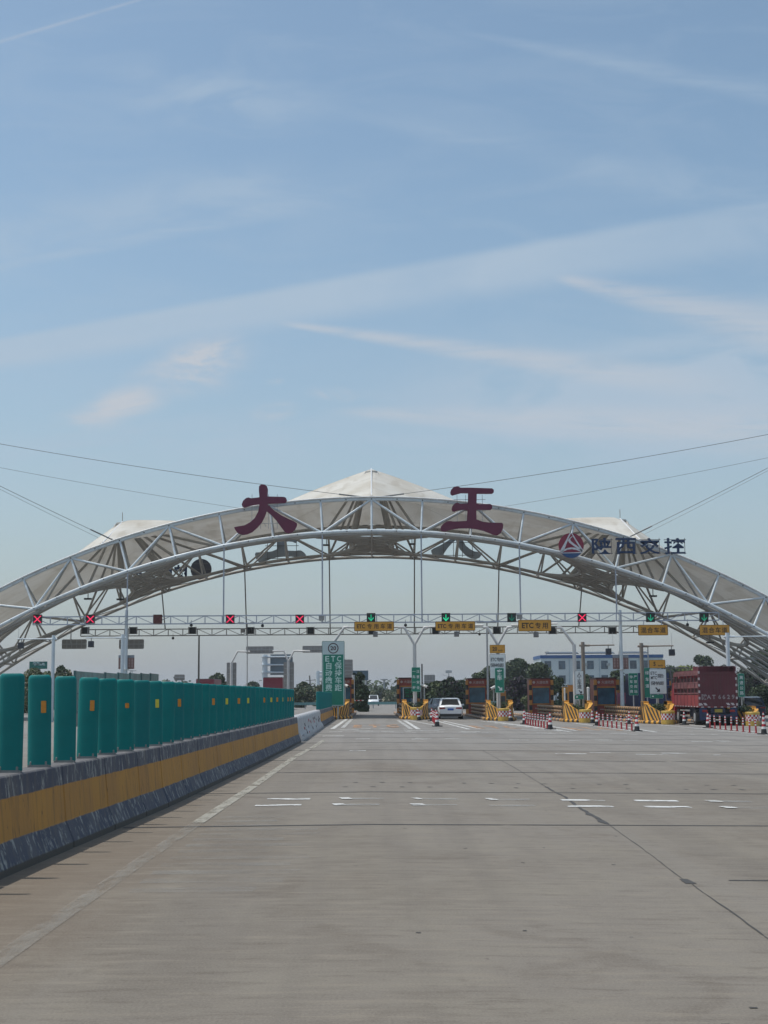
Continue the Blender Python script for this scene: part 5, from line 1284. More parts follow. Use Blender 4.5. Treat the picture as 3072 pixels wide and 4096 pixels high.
def board(pl, pr, pt, pb, Y, m, label, post_px, name='highway_sign', txt=0):
    x0, x1, z0, z1 = rect(pl, pr, pt, pb, Y); root = thing(name, label, 'road sign', (XX(post_px, Y), Y, gz(XX(post_px, Y)))); b = MB(); b.box(x0, x1, Y, Y + .1, z0, z1); b.build('panel', m, root)
    b = MB(); b.tube([(XX(post_px, Y), Y + .3, gz(XX(post_px, Y))), (XX(post_px, Y), Y + .3, z1)], .14, 8); b.build('post', grey_steel, root)
    if txt:
        b = MB(); r2 = random.Random(9); w = (x1 - x0)
        for k in range(txt):
            for q in range(5): xx = x0 + w * (.2 + .62 * k / txt) + r2.uniform(0, w * .1); zz = z0 + (z1 - z0) * r2.uniform(.45, .85); b.box(xx, xx + .3, Y - .02, Y - .01, zz, zz + .1)
        b.build('lettering', mat('far_letters', (.45, .6, .6), .5), root)
board(117, 189, 2646, 2676, 175, mat('far_green', (.01, .14, .12), .5), 'distant green highway sign at far left above the tree', 153, txt=4)
board(1410, 1473, 2682, 2721, 230, mat('far_blue', (.07, .12, .16), .5, 0, .1, .5), 'distant blue-grey highway sign over the lane', 1463, txt=0)
# teal glass sound barrier beyond the exit side
Y0 = 84; xw = XX(298, Y0); root = thing('sound_barrier', 'teal see-through sound barrier panels beyond the first green panels', 'sound barrier', (xw, Y0, 0))
teal_glass = mat('teal_glass', (.10, .21, .205), .4, 0, .35, 1.4, spec=.4)
segs = [84, 93.5, 98.3, 103, 108, 112.5, 117]
for i in range(6):
    ya, yb = segs[i] + .15, segs[i + 1] - .15; b = MB(); zt_ = 3.22 + i * .06; b.add([(xw, ya, .8), (xw, yb, .8), (xw, yb, zt_), (xw, ya, zt_)], [(0, 1, 2, 3)]); b.build('pane', teal_glass, root)
    b = MB(); b.bar((xw, ya - .15, 0), (xw, ya - .15, zt_ + .02), .14); b.bar((xw, ya, 1.9), (xw, yb, 1.9), .06); b.build('post', mat('teal_frame', (.05, .12, .12), .5), root)
b = MB(); b.box(xw - .2, xw + .2, 84, 117, 0, .8); b.build('base', mat('island_concrete', (.24, .23, .21), .8), root)

# lamp posts, poles, pylon
def lamp(px, pt, Y, label, m=grey_steel, r=.07, head='T', foot=0.):
    x = XX(px, Y); z = ZZ(px, pt, Y); root = thing('lamp_post', label, 'lamp post', (x, Y, gz(x)), 'lamp posts'); b = MB(); b.tube([(x, Y, gz(x)), (x, Y, z)], [r, r * .7], 8); b.build('pole', m, root)
    b = MB()
    if head == 'T': b.bar((x - .75, Y, z), (x + .75, Y, z), .09, .12); b.box(x - .9, x - .3, Y - .15, Y + .15, z - .02, z + .12); b.box(x + .3, x + .9, Y - .15, Y + .15, z - .02, z + .12)
    elif head == 'P': b.box(x - .5, x + .5, Y - .1, Y + .1, z, z + .42); b.bar((x - 1.1, Y, z - .25), (x, Y, z - .6), .06)
    elif head == 'H': b.lathe([(.2, 0), (1.1, .3), (1.1, .5)], x, Y, 10, z0=z)
    b.build('lamp_head', m, root)
lamp(988, 2494, 135, 'thin lamp post between the two red truck roofs', grey_steel, .06); lamp(1952, 2489, 112, 'thin grey lamp post left of the 20 km/h sign', pole_white, .09); lamp(794, 2543, 126.5, 'dark brown post under the rear gantry, left of centre', dark_steel, .10, 'N')
lamp(1796, 2692, 230, 'distant solar lamp above the bushes right of the safety sign', grey_steel, .1, 'P'); lamp(1537, 2723, 420, 'distant high mast light over the open lane', mat('far_grey', (.28, .30, .32), .6), .35, 'H'); lamp(2597, 2588, 110, 'thin pale post behind the brown camera post', pole_white, .07, 'N')
lamp(2963, 2690, 135, 'short lamp post hidden behind the truck corner', grey_steel, .07, 'N')
Y = 330; x = XX(1247, Y); root = thing('power_pole', 'leaning wooden power pole on the horizon left of the green sign', 'pole', (x, Y, 0)); b = MB(); b.tube([(x, Y, 0), (x - .5, Y, ZZ(1245, 2702, Y))], .16, 6); b.build('shaft', dark_steel, root); b = MB(); b.bar((x - 1.4, Y, ZZ(1245, 2722, Y)), (x + .8, Y, ZZ(1245, 2720, Y)), .15); b.build('crossarm', dark_steel, root)
Y = 900; x = XX(524, Y); root = thing('pylon', 'tiny distant power pylon right of the left column', 'pylon', (x, Y, 0)); b = MB(); zt_ = ZZ(524, 2680, Y)
for s in (-1, 1): b.bar((x + s * 3, Y, 0), (x + s * .4, Y, zt_), .35)
for k in range(6): z = zt_ * k / 6; w = 3 - 2.6 * k / 6; b.bar((x - w, Y, z), (x + w * .8, Y, z + zt_ / 6), .2)
b.build('tower', mat('far_grey', (.28, .30, .32), .6), root); b = MB()
for dz, w in ((0, 3.2), (2.4, 4.6)): b.bar((x - w, Y, zt_ - dz - .5), (x + w, Y, zt_ - dz - .5), .35)
b.build('crossarm', mat('far_grey', (.28, .30, .32), .6), root)
Y = 260; x0, x1, z0, z1 = rect(1745, 1960, 2722, 2736, Y); root = thing('overpass', 'brown overpass deck crossing behind the bushes', 'bridge', (x0, Y, 0)); b = MB(); b.box(x0, x1 + 12, Y, Y + 4, z0, z1); b.build('deck', mat('deck_brown', (.14, .10, .08), .7), root); b = MB()
for k in range(4): xx = x0 + 1 + (x1 - x0) * k / 3.2; b.box(xx - .4, xx + .4, Y + 1, Y + 2, -.3, z0)
b.build('pier', mat('island_concrete', (.24, .23, .21), .8), root)
# hedge-line rail beyond the plaza
root = thing('crash_rail', 'pale teal crash rail behind the two cars', 'crash rail', (5, 190, 0)); b = MB(); b.box(-30, 34, 190, 190.1, .5, .85); b.build('rail', mat('rail_teal', (.16, .32, .32), .5), root); b = MB()
for k in range(22): b.box(-30 + k * 3, -29.88 + k * 3, 190.11, 190.25, -.3, .8)
b.build('post', grey_steel, root)

# ------------------------------------------------------------------ blue and white office building
Y = 320; bw = P(2163, 2621, Y); be = P(2650, 2618, Y); zr = bw.z; x0, x1 = bw.x, be.x
bl = thing('office_building', 'pale blue three storey building with a deep blue roof band', 'building', ((x0 + x1) / 2, Y, gz(60)))
wallm = mat('wall_pale_blue', (.52, .58, .60), .7, 0, .06, .3)
b = MB(); b.box(x0, x1, Y, Y + 14, -1.2, zr - .7); b.build('wall', wallm, bl)
b = MB(); b.box(x0 - .15, x1 + .15, Y - .15, Y + 14.1, zr - .72, zr); b.build('roof_band', mat('band_blue', (.02, .09, .26), .5, 0, .08, .3), bl)
wpx = (2194, 2250.5, 2310, 2364.5, 2421, 2536.5, 2590); zrow = [ZZ(2300, 2660, Y), ZZ(2300, 2718, Y), ZZ(2300, 2776, Y)]
for r, zc in enumerate(zrow):
    for px in wpx:
        x = XX(px, Y); f = MB(); hw, hh_ = .70, .88
        f.box(x - hw - .05, x + hw + .05, Y - .06, Y - .01, zc - hh_ - .05, zc + hh_ + .05); o = f.build('window', mat('win_frame', (.10, .12, .15), .5), bl)
        f = MB(); f.box(x - hw, x - .03, Y - .075, Y - .065, zc - hh_, zc + .35); f.box(x + .03, x + hw, Y - .075, Y - .065, zc - hh_, zc + .35); f.box(x - hw, x + hw, Y - .075, Y - .065, zc + .42, zc + hh_); f.build('pane', mat('win_pane', (.05, .09, .13), .15, 0, .4, .5, spec=.8), o)
for i, px in enumerate((2345, 2436)):
    x = XX(px, Y); f = MB(); f.box(x - .35, x + .35, Y - .45, Y - .05, zrow[0] - .2, zrow[0] + .4); f.lathe([(.22, 0), (.22, .05)], x, Y - .6, 8, z0=zrow[0]); f.build('air_conditioner', mat('ac_grey', (.35, .38, .40), .5), bl)
f = MB()
for a, c in ((2190, 2320), (2335, 2465), (2495, 2600)):
    p, q = P(a, 2617, Y), P(c, 2614, Y); f.hexa([(p.x, Y + 2, zr + .3), (q.x, Y + 2, zr + .3), (q.x, Y + 5, zr + .7), (p.x, Y + 5, zr + .7), (p.x, Y + 2, zr + .45), (q.x, Y + 2, zr + .45), (q.x, Y + 5, zr + .85), (p.x, Y + 5, zr + .85)])
f.build('solar_rack', mat('solar_dark', (.03, .035, .05), .3), bl)
f = MB()
for px in (2186, 2332, 2478): p = P(px, 2606, Y); f.tube([(p.x, Y + 1, zr), (p.x, Y + 1, p.z), (p.x + .5, Y + 1, p.z), (p.x + .5, Y + 1, p.z - .5)], .07, 6)
f.build('vent_pipe', dark_steel, bl)
f = MB()
for px in (2280, 2400, 2560): x = XX(px, Y); f.tube([(x, Y - .08, -1), (x, Y - .08, zr - .7)], .06, 6)
f.build('downpipe', mat('pipe_grey', (.32, .42, .48), .6), bl)

# ------------------------------------------------------------------ trees and bushes
bark = mat('bark', (.07, .05, .035), .9)
def tree(px, pt, Y, wpx_, label, ms=(0, 1), wts=None, seed=1, n=2600, s=None, pb=None, name='tree', cat='tree', group='trees beyond the plaza', squash=1., trunk=True):
    rnd = random.Random(seed); x = XX(px, Y); zt_ = ZZ(px, pt, Y); g_ = gz(x) - .2; W_ = wpx_ * 1.22 / F * Y; root = thing(name, label, cat, (x, Y, g_), group)
    zb = g_ + .15 if pb is None else ZZ(px, pb, Y); H_ = zt_ - zb; s = s or max(.16, Y * .0011); fo = MB()
    nb = max(16, int(16 * (zt_ - zb) / W_)); blobs = []; n = int(n * 1.7)
    for k in range(nb):
        t = rnd.random(); zz = zb + H_ * (.06 + .84 * t); wr = (W_ / 2) * math.sqrt(max(.10, 1 - (max(0, t - .35) / .70) ** 2)) * .82
        a = rnd.random() * 6.28; rr_ = wr * rnd.random() ** .4; blobs.append((x + math.cos(a) * rr_, Y + math.sin(a) * rr_ * .7, zz, W_ * rnd.uniform(.15, .27)))
    blobs.append((x + rnd.uniform(-.1, .1) * W_, Y, zt_ - W_ * .10, W_ * .14))
    for (a, b2, c, r) in blobs: leaves(fo, (a, b2, min(c, zt_ - r * .5)), (r, r, r * .8 * squash), n // len(blobs), s, ms, rnd, wts, shell=.5, fl=.9)
    fo.build('foliage', leaf_ms, root)
    if trunk:
        t_ = MB(); t_.tube([(x, Y, g_), (x + W_ * .02, Y, zb + H_ * .35)], [W_ * .035, W_ * .02], 7)
        for (a, b2, c, r) in blobs[:6]: t_.tube([(x, Y, g_ + (zb - g_) * .8), ((x + a) / 2, (Y + b2) / 2, (zb + c) / 2 + .2), (a, b2, c)], [W_ * .018, W_ * .012, W_ * .006], 5)
        t_.build('trunk', bark, root)
TR = [  # px, top py, distance, width px, label, leaf kinds, weights
    (150, 2672, 150, 130, 'pale flowering tree at far left under the green highway sign', (1, 2, 3), (4, 4, 2)),
    (245, 2664, 155, 110, 'pale flowering tree right of the far left camera post', (0, 1, 3), (4, 4, 2)),
    (872, 2694, 230, 75, 'small dark tree between the left red truck and bent pole', (0, 1), None),
    (1010, 2729, 330, 60, 'low distant tree behind the thin lamp post', (0, 1), None),
    (1215, 2728, 210, 90, 'greyish flowering tree above the white blocks', (0, 1, 3), (5, 4, 1)),
    (1290, 2742, 240, 90, 'greyish bush tree behind the far teal panels', (0, 1, 3), (5, 4, 1)),
    (1432, 2690, 165, 66, 'dark dense tree left of the open lane', (0, 1), (4, 1)),
    (1446, 2738, 150, 46, 'lower dark tree at the left edge of the open lane', (0, 1), (3, 1)),
    (1478, 2768, 330, 62, 'pale flowering bush left of the oncoming car', (1, 2, 3), (4, 3, 2)),
    (1520, 2758, 360, 80, 'greyish tree behind the oncoming car', (0, 1, 4), (4, 3, 1)),
    (1566, 2766, 330, 66, 'pale flowering bush right of the oncoming car', (1, 2, 3), (4, 3, 2)),
    (1590, 2756, 380, 50, 'far grey tree at the left edge of the second booth', (0, 1), None),
    (1700, 2738, 175, 90, 'dark bush tree right of the CCTV camera', (0, 1), (3, 2)),
    (1750, 2725, 185, 80, 'yellowish green bush above the dark car', (1, 2), (3, 2)),
    (1806, 2708, 170, 92, 'spiky dark tree above the white sedan', (0, 4), (3, 1)),
    (1850, 2722, 190, 80, 'dark tree left of the third booth', (0, 1), (3, 1)),
    (1925, 2692, 210, 110, 'mid green tree behind the thin lamp post by the 20 km/h sign', (0, 1), (2, 3)),
    (2010, 2650, 260, 150, 'tall hazy tree behind the white ETC sign', (0, 1), (3, 2)),
    (2075, 2640, 255, 140, 'tallest hazy tree right of the passenger car sign', (0, 1), (3, 2)),
    (2075, 2706, 175, 95, 'dark purple leaved tree between the third and fourth booths', (0, 4), (1, 3)),
    (2150, 2652, 220, 120, 'leafy tree overlapping the left corner of the building', (0, 1), (2, 3)),
    (2130, 2775, 150, 80, 'pale flowering bush left of the fourth booth', (1, 2, 3), (3, 3, 1)),
    (2230, 2712, 170, 105, 'broad green tree right of the fourth booth', (0, 1), (2, 3)),
    (2345, 2700, 185, 60, 'slim dark tree behind the brown camera post', (0, 1), None),
    (2470, 2680, 190, 100, 'dark tree in front of the building by the right column', (0, 1), (3, 1)),
    (2520, 2700, 175, 90, 'dark bush behind the green sign with two columns', (0, 1), (3, 1)),
    (2670, 2668, 240, 110, 'green tree behind the white mixed lane sign', (0, 1), (2, 3)),
    (2740, 2666, 300, 120, 'yellow-green tree top above the red truck', (5, 2), (3, 2)),
    (2815, 2622, 260, 125, 'tall dark round tree above the red truck', (0, 1), (4, 1)),
    (2905, 2660, 240, 120, 'dark tree behind the white post at the truck', (0, 1), (4, 1)),
    (2990, 2680, 200, 130, 'dark bluish tree under the arch at the right edge', (0, 4), (3, 1)),
    (3060, 2600, 230, 130, 'tall tree seen through the lattice at the right edge', (0, 1), (3, 1)),
    (3075, 2740, 150, 120, 'low dark bush at the right edge behind the dark SUV', (0, 1), (3, 1)),
    (60, 2735, 160, 120, 'low dark bush behind the first green panel', (0, 1), (3, 1)),
]
for i, (px, pt, Y, w, t_, ms, wt) in enumerate(TR): tree(px, pt, Y, w, t_, ms, wt, seed=20 + i, n=int(1500 + w * 14))
# far belt of trees on the horizon
fb = MB(); rnd = random.Random(4)
for k in range(260):
    a = rnd.uniform(-.42, .42); Y = rnd.uniform(430, 640); x = Y * a; h = rnd.uniform(4, 9.5); leaves(fb, (x, Y, h * .5 - 1), (rnd.uniform(4, 8), 3, h * .55), 60, .9, (0, 1), rnd, shell=.6)
o = fb.build('far_trees', leaf_ms); o['kind'] = 'stuff'; o['label'] = 'hazy belt of distant trees along the horizon'
#%%VEH
# ------------------------------------------------------------------ vehicles
car_glass = mat('car_glass', (.012, .014, .018), .08, 0, .1, 1, spec=.9)
def car(x, y, rz, L_, w, h, paint, label, cat='car', name='sedan', kind='sedan', plate_m=None, lights='tail', detail=True):
    z0 = gz(x); root = thing(name, label, cat, (x, y, z0)); root.rotation_euler = (0, -math.atan(FALL) * 0, rz); W2 = w / 2
    # stations along the length (y local, front +): sill, shoulder z, half width; local space, rear at -L/2
    B = MB(); st = []
    if kind == 'sedan': prof = [(-.5, .40, .88, .86), (-.485, .26, .98, .93), (-.42, .20, 1.02, .98), (-.25, .18, .98, 1.0), (.0, .18, .95, 1.0), (.25, .18, .93, 1.0), (.38, .20, .86, .97), (.47, .24, .74, .90), (.5, .34, .62, .80)]
    else: prof = [(-.5, .42, 1.0, .88), (-.485, .30, 1.08, .95), (-.42, .24, 1.10, .99), (-.2, .22, 1.08, 1.0), (.1, .22, 1.05, 1.0), (.3, .22, 1.02, 1.0), (.40, .24, .98, .98), (.475, .28, .86, .92), (.5, .38, .70, .82)]
    rows = []
    for t, zl, zs, ww in prof:
        yy_ = t * L_; hw = W2 * ww
        rows.append([(-hw * .88, yy_, zl), (-hw, yy_, zl + .12), (-hw * 1.0, yy_, (zl + zs) / 2), (-hw * .97, yy_, zs - .10), (-hw * .86, yy_, zs), (0, yy_, zs + .03), (hw * .86, yy_, zs), (hw * .97, yy_, zs - .10), (hw, yy_, (zl + zs) / 2), (hw, yy_, zl + .12), (hw * .88, yy_, zl)])
    n = 11; vs = [v for r in rows for v in r]
    B.add(vs, [(i * n + k, (i + 1) * n + k, (i + 1) * n + (k + 1) % n, i * n + (k + 1) % n) for i in range(len(rows) - 1) for k in range(n)], 0, True)
    B.add(rows[0], [tuple(range(n))]); B.add(rows[-1], [tuple(range(n))[::-1]]); B.build('body', paint, root, world=False)
    if kind == 'sedan': g_ = [(-.40, .98, .80), (-.22, h - .06, .66), (-.10, h, .66), (.06, h - .02, .66), (.26, .93, .80)]
    elif kind == 'suv': g_ = [(-.47, 1.06, .84), (-.38, h - .08, .72), (-.2, h, .72), (.08, h - .04, .72), (.26, 1.03, .84)]
    else: g_ = [(-.485, 1.06, .86), (-.45, h - .08, .76), (-.2, h, .76), (.14, h - .05, .76), (.34, 1.02, .84)]
    b = MB(); rr_ = []
    zb = 1.0
    for t, z, ww in g_:
        yy_ = t * L_; rr_.append([(-W2 * .82, yy_, zb - .08), (-W2 * ww - (0 if z > 1.1 else 0), yy_, z), (W2 * ww, yy_, z), (W2 * .82, yy_, zb - .08)])
    vs = [v for r in rr_ for v in r]
    for i in range(len(rr_) - 1):
        a = i * 4
        b.add([vs[a], vs[a + 1], vs[a + 5], vs[a + 4]], [(3, 2, 1, 0)]); b.add([vs[a + 2], vs[a + 3], vs[a + 7], vs[a + 6]], [(3, 2, 1, 0)])
        if i in (0, len(rr_) - 2): b.add([vs[a + 1], vs[a + 2], vs[a + 6], vs[a + 5]], [(3, 2, 1, 0)])
    b.build('window', car_glass, root, world=False)
    b = MB(); top = [r for r, (t, z, ww) in zip(rr_, g_) if z > 1.15]
    for i in range(len(top) - 1):
        p, q = top[i], top[i + 1]; b.hexa([(p[1][0], p[1][1], p[1][2] - .02), (p[2][0], p[2][1], p[2][2] - .02), (q[2][0], q[2][1], q[2][2] - .02), (q[1][0], q[1][1], q[1][2] - .02), (p[1][0] * .96, p[1][1], p[1][2] + .03), (p[2][0] * .96, p[2][1], p[2][2] + .03), (q[2][0] * .96, q[2][1], q[2][2] + .03), (q[1][0] * .96, q[1][1], q[1][2] + .03)])
    for i, j in ((0, 1), (len(rr_) - 1, len(rr_) - 2), ) + (((2, 2),) if False else ()):
        for k, m_ in ((0, 1), (3, 2)):
            b.bar((rr_[i][k][0], rr_[i][k][1], g_[i][1] - .02), rr_[j][m_], .13, .09)
    for s in (-1, 1): b.bar((s * W2 * .86, -.03 * L_, .95), (s * W2 * g_[2][2], -.05 * L_, h - .01), .08, .05)
    b.build('roof', paint, root, world=False)
    for s in (-1, 1):
        for t in (-.31, .32):
            b = MB(); b.tube([(s * (W2 - .20), t * L_, .32), (s * (W2 + .005), t * L_, .32)], .32, 16); o = b.build('wheel', rubber, root, world=False)
            b = MB(); b.tube([(s * (W2 + .001), t * L_, .32), (s * (W2 + .018), t * L_, .32)], .19, 10); b.build('rim', grey_steel, o, world=False)
        b = MB(); b.hexa([(s * (W2 + .02), L_ * .17, .95), (s * (W2 + .22), L_ * .17, .97), (s * (W2 + .20), L_ * .17 + .1, .97), (s * (W2 + .02), L_ * .17 + .1, .95), (s * (W2 + .02), L_ * .17, 1.08), (s * (W2 + .21), L_ * .17, 1.10), (s * (W2 + .19), L_ * .17 + .1, 1.10), (s * (W2 + .02), L_ * .17 + .1, 1.08)]); b.build('mirror', paint, root, world=False)
        r = -L_ / 2; b = MB(); zc = .80 if kind == 'sedan' else .92
        b.hexa([(s * W2 * .42, r - .012, zc - .04), (s * W2 * .90, r - .0, zc - .07), (s * W2 * .92, r + .2, zc - .07), (s * W2 * .42, r + .1, zc - .04), (s * W2 * .44, r - .012, zc + .06), (s * W2 * .90, r + .0, zc + .08), (s * W2 * .92, r + .2, zc + .08), (s * W2 * .44, r + .1, zc + .06)])
        b.build('tail_light', mat('tail_red', (.28, .012, .015), .2), root, world=False)
        b = MB(); f = L_ / 2; b.hexa([(s * W2 * .42, f - .15, .60), (s * W2 * .86, f - .25, .60), (s * W2 * .86, f - .05, .60), (s * W2 * .42, f + .0, .60), (s * W2 * .42, f - .15, .74), (s * W2 * .90, f - .25, .76), (s * W2 * .88, f - .06, .76), (s * W2 * .42, f - .0, .73)]); b.build('headlight', mat('head_glass', (.55, .6, .65), .1), root, world=False)
    b = MB(); r = -L_ / 2; b.box(-W2 * .86, W2 * .86, r - .02, r + .3, .22, .40); b.build('bumper', black, root, world=False); b = MB(); b.box(-W2 * .7, W2 * .7, L_ / 2 - .3, L_ / 2 + .01, .26, .52); b.build('bumper', black, root, world=False)
    b = MB(); zc = .72 if kind == 'sedan' else .86; b.box(-.22, .22, r - .035, r - .01, zc - .07, zc + .07); b.box(-.22, .22, L_ / 2 + .01, L_ / 2 + .03, .40, .54); b.build('number_plate', plate_m or mat('plate_blue', (.02, .10, .42), .4), root, world=False)
    return root
white_car = mat('car_white', (.82, .84, .86), .25, 0, .03, 1, spec=.6); silver_car = mat('car_silver', (.50, .53, .56), .3, .0, .04, 1)
dark_car = mat('car_dark', (.045, .055, .075), .2, .3, .05, 1); navy_car = mat('car_navy', (.015, .02, .05), .2, .2, .05, 1)
p = P(1798, 2872, 1); 
car(5.72, 107.2, R_(-1), 4.65, 1.83, 1.52, white_car, 'white sedan seen from behind in the second lane')
car(5.9, 131, R_(24), 4.6, 1.8, 1.46, dark_car, 'dark blue-grey car turning ahead of the white sedan')
car(.15, 246, math.pi, 4.7, 1.85, 1.75, white_car, 'white oncoming SUV in the open centre lane', name='suv', kind='suv')
car(20.9, 118.5, R_(-4), 4.8, 1.85, 1.72, silver_car, 'silver van-like car seen between the two right islands', name='minivan', kind='van')
car(33.2, 127, R_(0), 4.9, 1.95, 1.85, navy_car, 'dark navy SUV at the right edge beyond the truck', name='suv', kind='suv')
# the slatted red truck
TX, TY, TW, TL = 21.55, 89.5, 2.32, 8.2
z0 = gz(TX); rt = thing('cargo_truck', 'red stake-sided cargo truck with white plate letters on its tail', 'truck', (TX, TY, z0)); rt.rotation_euler = (0, 0, R_(-1.2))
truck_red = mat('truck_red', (.125, .024, .034), .55, 0, .15, 1.2, dirt=((.10, .05, .05), 1.5, .6)); truck_bright = mat('truck_bright_red', (.30, .045, .05), .5, 0, .12, 1.5)
W2 = TW / 2; zb, zt_ = 1.18, 3.66
b = MB(); b.box(-W2, W2, 0, .06, zb, zt_); b.build('tail_door', truck_red, rt, world=False)
b = MB()
for k in range(1, 14): b.box(-W2 + TW * k / 14 - .014, -W2 + TW * k / 14 + .014, -.02, -.002, zb + .1, zt_ - .45)
b.box(-W2, W2, -.03, -.002, zt_ - .42, zt_ - .38); b.box(-.03, .03, -.045, -.022, zb, zt_ - .42); b.box(-.22, -.18, -.045, -.022, zb, zt_ - .42); b.box(.18, .22, -.045, -.022, zb, zt_ - .42); b.build('door_rib', mat('truck_rib', (.12, .03, .035), .6), rt, world=False)
b = MB(); b.box(-W2 - .01, W2 + .01, .0, 1.7, zt_ - .32, zt_ + .02); b.box(-W2 + .02, W2 - .02, 1.7, TL - .4, zt_ - .42, zt_ - .2); b.build('tarpaulin', mat('tarp_red', (.13, .02, .03), .7, 0, .25, 2), rt, world=False)
b = MB()
for s in (-1, 1):
    b.box(s * W2 - .03, s * W2 + .03, .06, TL, zb, zb + .72)
b.box(-W2, W2, .06, TL, zb - .06, zb); b.build('bed', truck_bright, rt, world=False)
for s in (-1, 1):
    b = MB()
    for k in range(8): y = .1 + (TL - .2) * k / 7; b.box(s * W2 - .05, s * W2 + .05, y, y + .09, zb, zt_ - .35)
    for z in (zb + .78, zb + 1.15, zb + 1.45, zb + 1.95, zt_ - .42): b.box(s * W2 - .035, s * W2 + .035, .06, TL, z, z + .09)
    for z in (zb + 1.18, zb + 1.98): b.box(s * W2 - .02, s * W2 + .02, .1, TL, z, z + .26)
    b.build('side_rack', mat('rack_red', (.20, .075, .08), .6, 0, .3, 2), rt, world=False)
b = MB(); b.box(-W2 + .12, W2 - .12, .4, TL - .2, zb, zb + 1.8); b.build('load', mat('load_tarp', (.09, .05, .05), .8, 0, .4, 2.5, bump=.4), rt, world=False)
b = MB()
for (c, u) in zip('陕AT6629', (-.86, -.58, -.27, .09, .35, .64, .93)):
    vs, fs = glyph(c, .03); s_ = .36; xs = [v[0] for v in vs]; m_ = (min(xs) + max(xs)) / 2; b.add([(u + (v[0] - m_) * s_, -.05, 1.78 + (v[1] - .36) * s_) for v in vs], fs)
b.build('plate_lettering', mat('truck_letters', (.30, .24, .25), .6), rt, world=False)
b = MB(); r2 = random.Random(2)
for s in (-1, 1):
    for k in range(7): z = zb + .05 + k * .40; b.box(s * W2 - .05, s * W2 + .05, -.035, -.004, z, z + .15)
    for k in range(2): b.add([(s * .85 - .28 + k * .28, -.034, zb + .08), (s * .85 - .10 + k * .28, -.034, zb + .08), (s * .85 - .22 + k * .28 + .02, -.034, zb + .22), (s * .85 - .40 + k * .28 + .02, -.034, zb + .22)], [(0, 1, 2, 3)])
for k in range(6): b.box(-W2 + .1 + k * .4, -W2 + .25 + k * .4, -.035, -.004, zb - .06, zb - .0)
for k in range(5): b.box(-W2 + .1 + k * .48, -W2 + .28 + k * .48, -.03, .1, zt_ + .021, zt_ + .05)
for k in range(9): b.box(-W2 - .06, -W2 - .036, .3 + k * .9, .7 + k * .9, zb - .03, zb + .03)
b.build('reflective_tape', mat('tape_white', (.55, .48, .48), .5), rt, world=False)
b = MB(); b.box(-.45, .45, .1, TL, .75, 1.14); b.box(-W2 + .1, W2 - .1, .0, .15, .55, .72); b.box(-.95, -.45, 2.6, 4.3, .5, 1.1); b.build('chassis', mat('chassis_navy', (.02, .028, .06), .5), rt, world=False)
b = MB()
for s in (-1, 1):
    for z in (.52, .86): b.box(s * (W2 - .02) - .02, s * (W2 - .02) + .02, 3.2, 6.4, z, z + .10)
b.build('side_guard', mat('guard_grey', (.36, .36, .35), .5), rt, world=False)
b = MB()
for s in (-1, 1): b.box(s * .95 - .22, s * .95 + .22, .02, .06, .35, 1.1)
b.build('mudflap', mat('flap_blue', (.02, .035, .10), .6), rt, world=False)
b = MB(); b.box(-.24, .24, -.01, .01, .82, 1.02); b.build('number_plate', mat('plate_yellow', (.35, .26, .04), .5), rt, world=False)
for s in (-1, 1):
    b = MB(); b.box(s * .85 - .16, s * .85 + .16, -.02, .02, .84, .98); b.build('tail_light', mat('tail_red', (.28, .012, .015), .2), rt, world=False)
    for y in (1.8, 7.3):
        b = MB(); b.tube([(s * (W2 - .52), y, .5), (s * (W2 - .03), y, .5)], .5, 18); o = b.build('wheel', rubber, rt, world=False); b = MB(); b.tube([(s * (W2 - .03), y, .5), (s * (W2 - .01), y, .5)], .27, 12); b.build('rim', grey_steel, o, world=False)
b = MB(); b.hexa([(-W2 + .02, TL + .15, .6), (W2 - .02, TL + .15, .6), (W2 - .05, TL + 1.9, .6), (-W2 + .05, TL + 1.9, .6), (-W2 + .04, TL + .15, 2.75), (W2 - .04, TL + .15, 2.75), (W2 - .15, TL + 1.65, 2.7), (-W2 + .15, TL + 1.65, 2.7)]); b.build('cab', mat('cab_red', (.40, .035, .045), .35, 0, .06, 1), rt, world=False)
b = MB(); b.hexa([(-W2 + .25, TL + .1, 2.76), (W2 - .25, TL + .1, 2.76), (W2 - .35, TL + 1.2, 2.76), (-W2 + .35, TL + 1.2, 2.76), (-W2 + .4, TL + .1, 3.3), (W2 - .4, TL + .1, 3.3), (W2 - .5, TL + .6, 3.1), (-W2 + .5, TL + .6, 3.1)]); b.build('roof_fairing', mat('cab_red', (.40, .035, .045), .35), rt, world=False)
for s in (-1, 1):
    b = MB(); b.box(s * (W2 + .12) - .08, s * (W2 + .12) + .08, TL + 1.3, TL + 1.4, 1.7, 2.4); b.build('mirror', black, rt, world=False)
# box trucks beyond the median: only their red roofs show
def far_truck(px0, px1, pt, Y, label):
    x0, x1, _, zt_ = rect(px0, px1, pt, 2760, Y); root = thing('box_truck', label, 'truck', ((x0 + x1) / 2, Y, 0), 'red box trucks on the exit side')
    b = MB(); b.box(x0, x1, Y, Y + 9, 1.1, zt_); b.build('cargo_box', mat('box_red', (.20, .02, .035), .5, 0, .12, .8), root)
    b = MB(); b.box(x0 + .05, x1 - .05, Y + .02, Y + 8.9, zt_ + .001, zt_ + .08); b.build('roof_frame', dark_steel, root)
    b = MB(); b.box(x0 + .1, x1 - .1, Y + 9.2, Y + 11, .6, 2.9); b.build('cab', mat('box_red', (.20, .02, .035), .5), root)
    b = MB()
    for y in (1.5, 7.5, 10): b.tube([(x0 + .05, Y + y, .5), (x0 + .4, Y + y, .5)], .5, 12); b.tube([(x1 - .4, Y + y, .5), (x1 - .05, Y + y, .5)], .5, 12)
    b.build('wheels', rubber, root)
